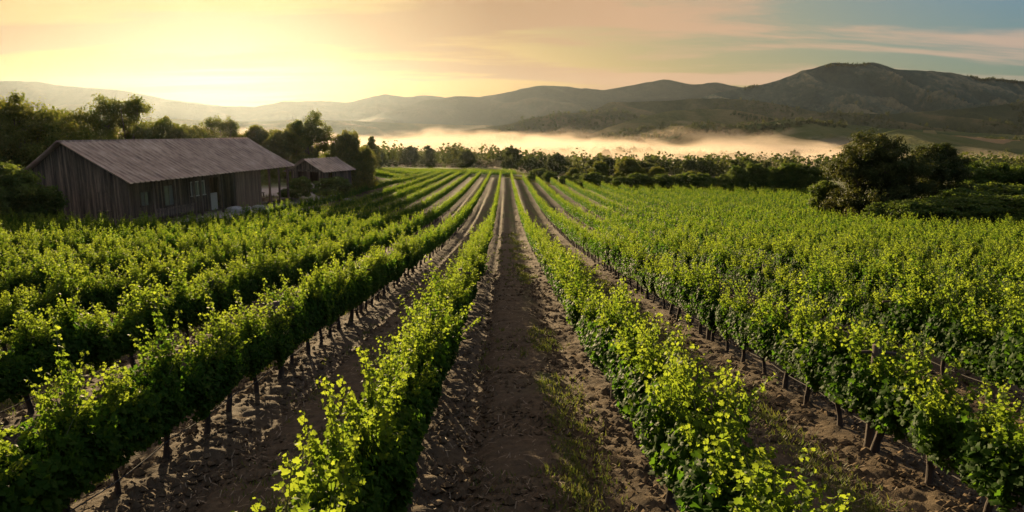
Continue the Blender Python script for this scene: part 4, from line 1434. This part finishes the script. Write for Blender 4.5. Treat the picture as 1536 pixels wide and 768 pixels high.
dx, dy = np.cos(a), np.sin(a)
P0 = np.stack([bx_ - dy * 0.035, by_ + dx * 0.035, bz_], -1)
P1 = np.stack([bx_ + dy * 0.035, by_ - dx * 0.035, bz_], -1)
P2 = np.stack([bx_ + dx * h * 0.5, by_ + dy * h * 0.5, bz_ + h], -1)
V = np.stack([P0, P1, P2], 2).reshape(-1, 3)
T = np.arange(len(V)).reshape(-1, 3)
o = obj('rough_grass', mesh_np('rough_grass', V, [T], [M_GRASS], None, {'age': np.repeat(rng.uniform(0, 1, n_ * nb), 3)}))
tag(o, 'rough grass round the barn and the oaks', 'grass', kind='stuff')

# ------------------------------------------------------------------ air


def volume_mat(name, color, dens, aniso):
    m = bpy.data.materials.new(name)
    m.use_nodes = True
    t = m.node_tree
    t.nodes.clear()
    v = N(t, 'ShaderNodeVolumePrincipled')
    v.inputs['Color'].default_value = (*color, 1)
    v.inputs['Density'].default_value = dens
    v.inputs['Anisotropy'].default_value = aniso
    o = N(t, 'ShaderNodeOutputMaterial')
    t.links.new(v.outputs[0], o.inputs['Volume'])
    return m


mb = MB()
mb.box((0, 2000, 130), (7600, 5000, 400))
tag(obj('haze', mb.mesh('haze', [volume_mat('haze_air', (0.78, 0.90, 1.0), 0.0000165, 0.70)])), kind='stuff')

# the bank of morning mist lying in the valley


def mist_bank(x0, x1, y0, y1, zb, zt, seed, m, label):
    nx_, ny_ = 220, 60
    X, Y = np.meshgrid(np.linspace(x0, x1, nx_), np.linspace(y0, y1, ny_))
    ex = np.clip(np.minimum((X - x0), (x1 - X)) / ((x1 - x0) * 0.16), 0, 1)
    ey = np.clip(np.minimum((Y - y0), (y1 - Y)) / ((y1 - y0) * 0.22), 0, 1)
    e = np.sqrt(ex * ey)
    hgt = (zt - zb) * e * (0.55 + 0.50 * fbm(X / 150, Y / 150, 4, seed) + 0.20 * fbm(X / 38, Y / 38, 3, seed + 4))
    top = zb + np.maximum(0.4, hgt)
    V = np.concatenate([np.stack([X, Y, top], -1).reshape(-1, 3), np.stack([X, Y, np.full_like(X, zb - 0.4)], -1).reshape(-1, 3)])
    ii = np.arange(nx_ * ny_).reshape(ny_, nx_)
    Q = np.stack([ii[:-1, :-1], ii[:-1, 1:], ii[1:, 1:], ii[1:, :-1]], -1).reshape(-1, 4)
    off = nx_ * ny_
    rim = np.concatenate([ii[0], ii[1:, -1], ii[-1, -2::-1], ii[-2:0:-1, 0]])
    R2 = np.stack([rim, rim + off, np.roll(rim, -1) + off, np.roll(rim, -1)], -1)
    o = obj('mist', mesh_np('mist', V, [Q, Q[:, ::-1] + off, R2], [m], None, None, True))
    tag(o, label, 'mist', kind='stuff')




def mist_mat(name, dens, seed):
    m = volume_mat(name, (0.76, 0.64, 0.51), dens, 0.25)
    t = m.node_tree
    v = [n for n in t.nodes if n.type == 'PRINCIPLED_VOLUME'][0]
    g = N(t, 'ShaderNodeTexCoord')
    mpn = N(t, 'ShaderNodeMapping')
    mpn.inputs['Location'].default_value = (seed, seed, 0)
    mpn.inputs['Scale'].default_value = (1, 0.8, 3.0)
    t.links.new(g.outputs['Object'], mpn.inputs[0])
    a = noise(t, mpn.outputs[0], 0.0075, 4, 0.6, 0.6)
    sx = N(t, 'ShaderNodeSeparateXYZ')
    t.links.new(g.outputs['Object'], sx.inputs[0])
    hz = mth(t, 'DIVIDE', mth(t, 'SUBTRACT', sx.outputs[2], VF + 4), 40.0, clamp=True)      # thins with height
    d = mth(t, 'SUBTRACT', a, mth(t, 'ADD', 0.30, mth(t, 'MULTIPLY', hz, 0.32)), clamp=True)
    t.links.new(mth(t, 'MULTIPLY', d, dens * 6), v.inputs['Density'])
    return m


mist_bank(-900, 500, 760, 1330, VF + 2, 30.0, 3, mist_mat('mist_air', 0.0085, 40), 'pale bank of mist lying over the valley wood')
mist_bank(-700, 420, 236, 900, VF + 1, 8.0, 8, mist_mat('thin_mist_air', 0.0060, 90), 'thin low mist among the valley trees')
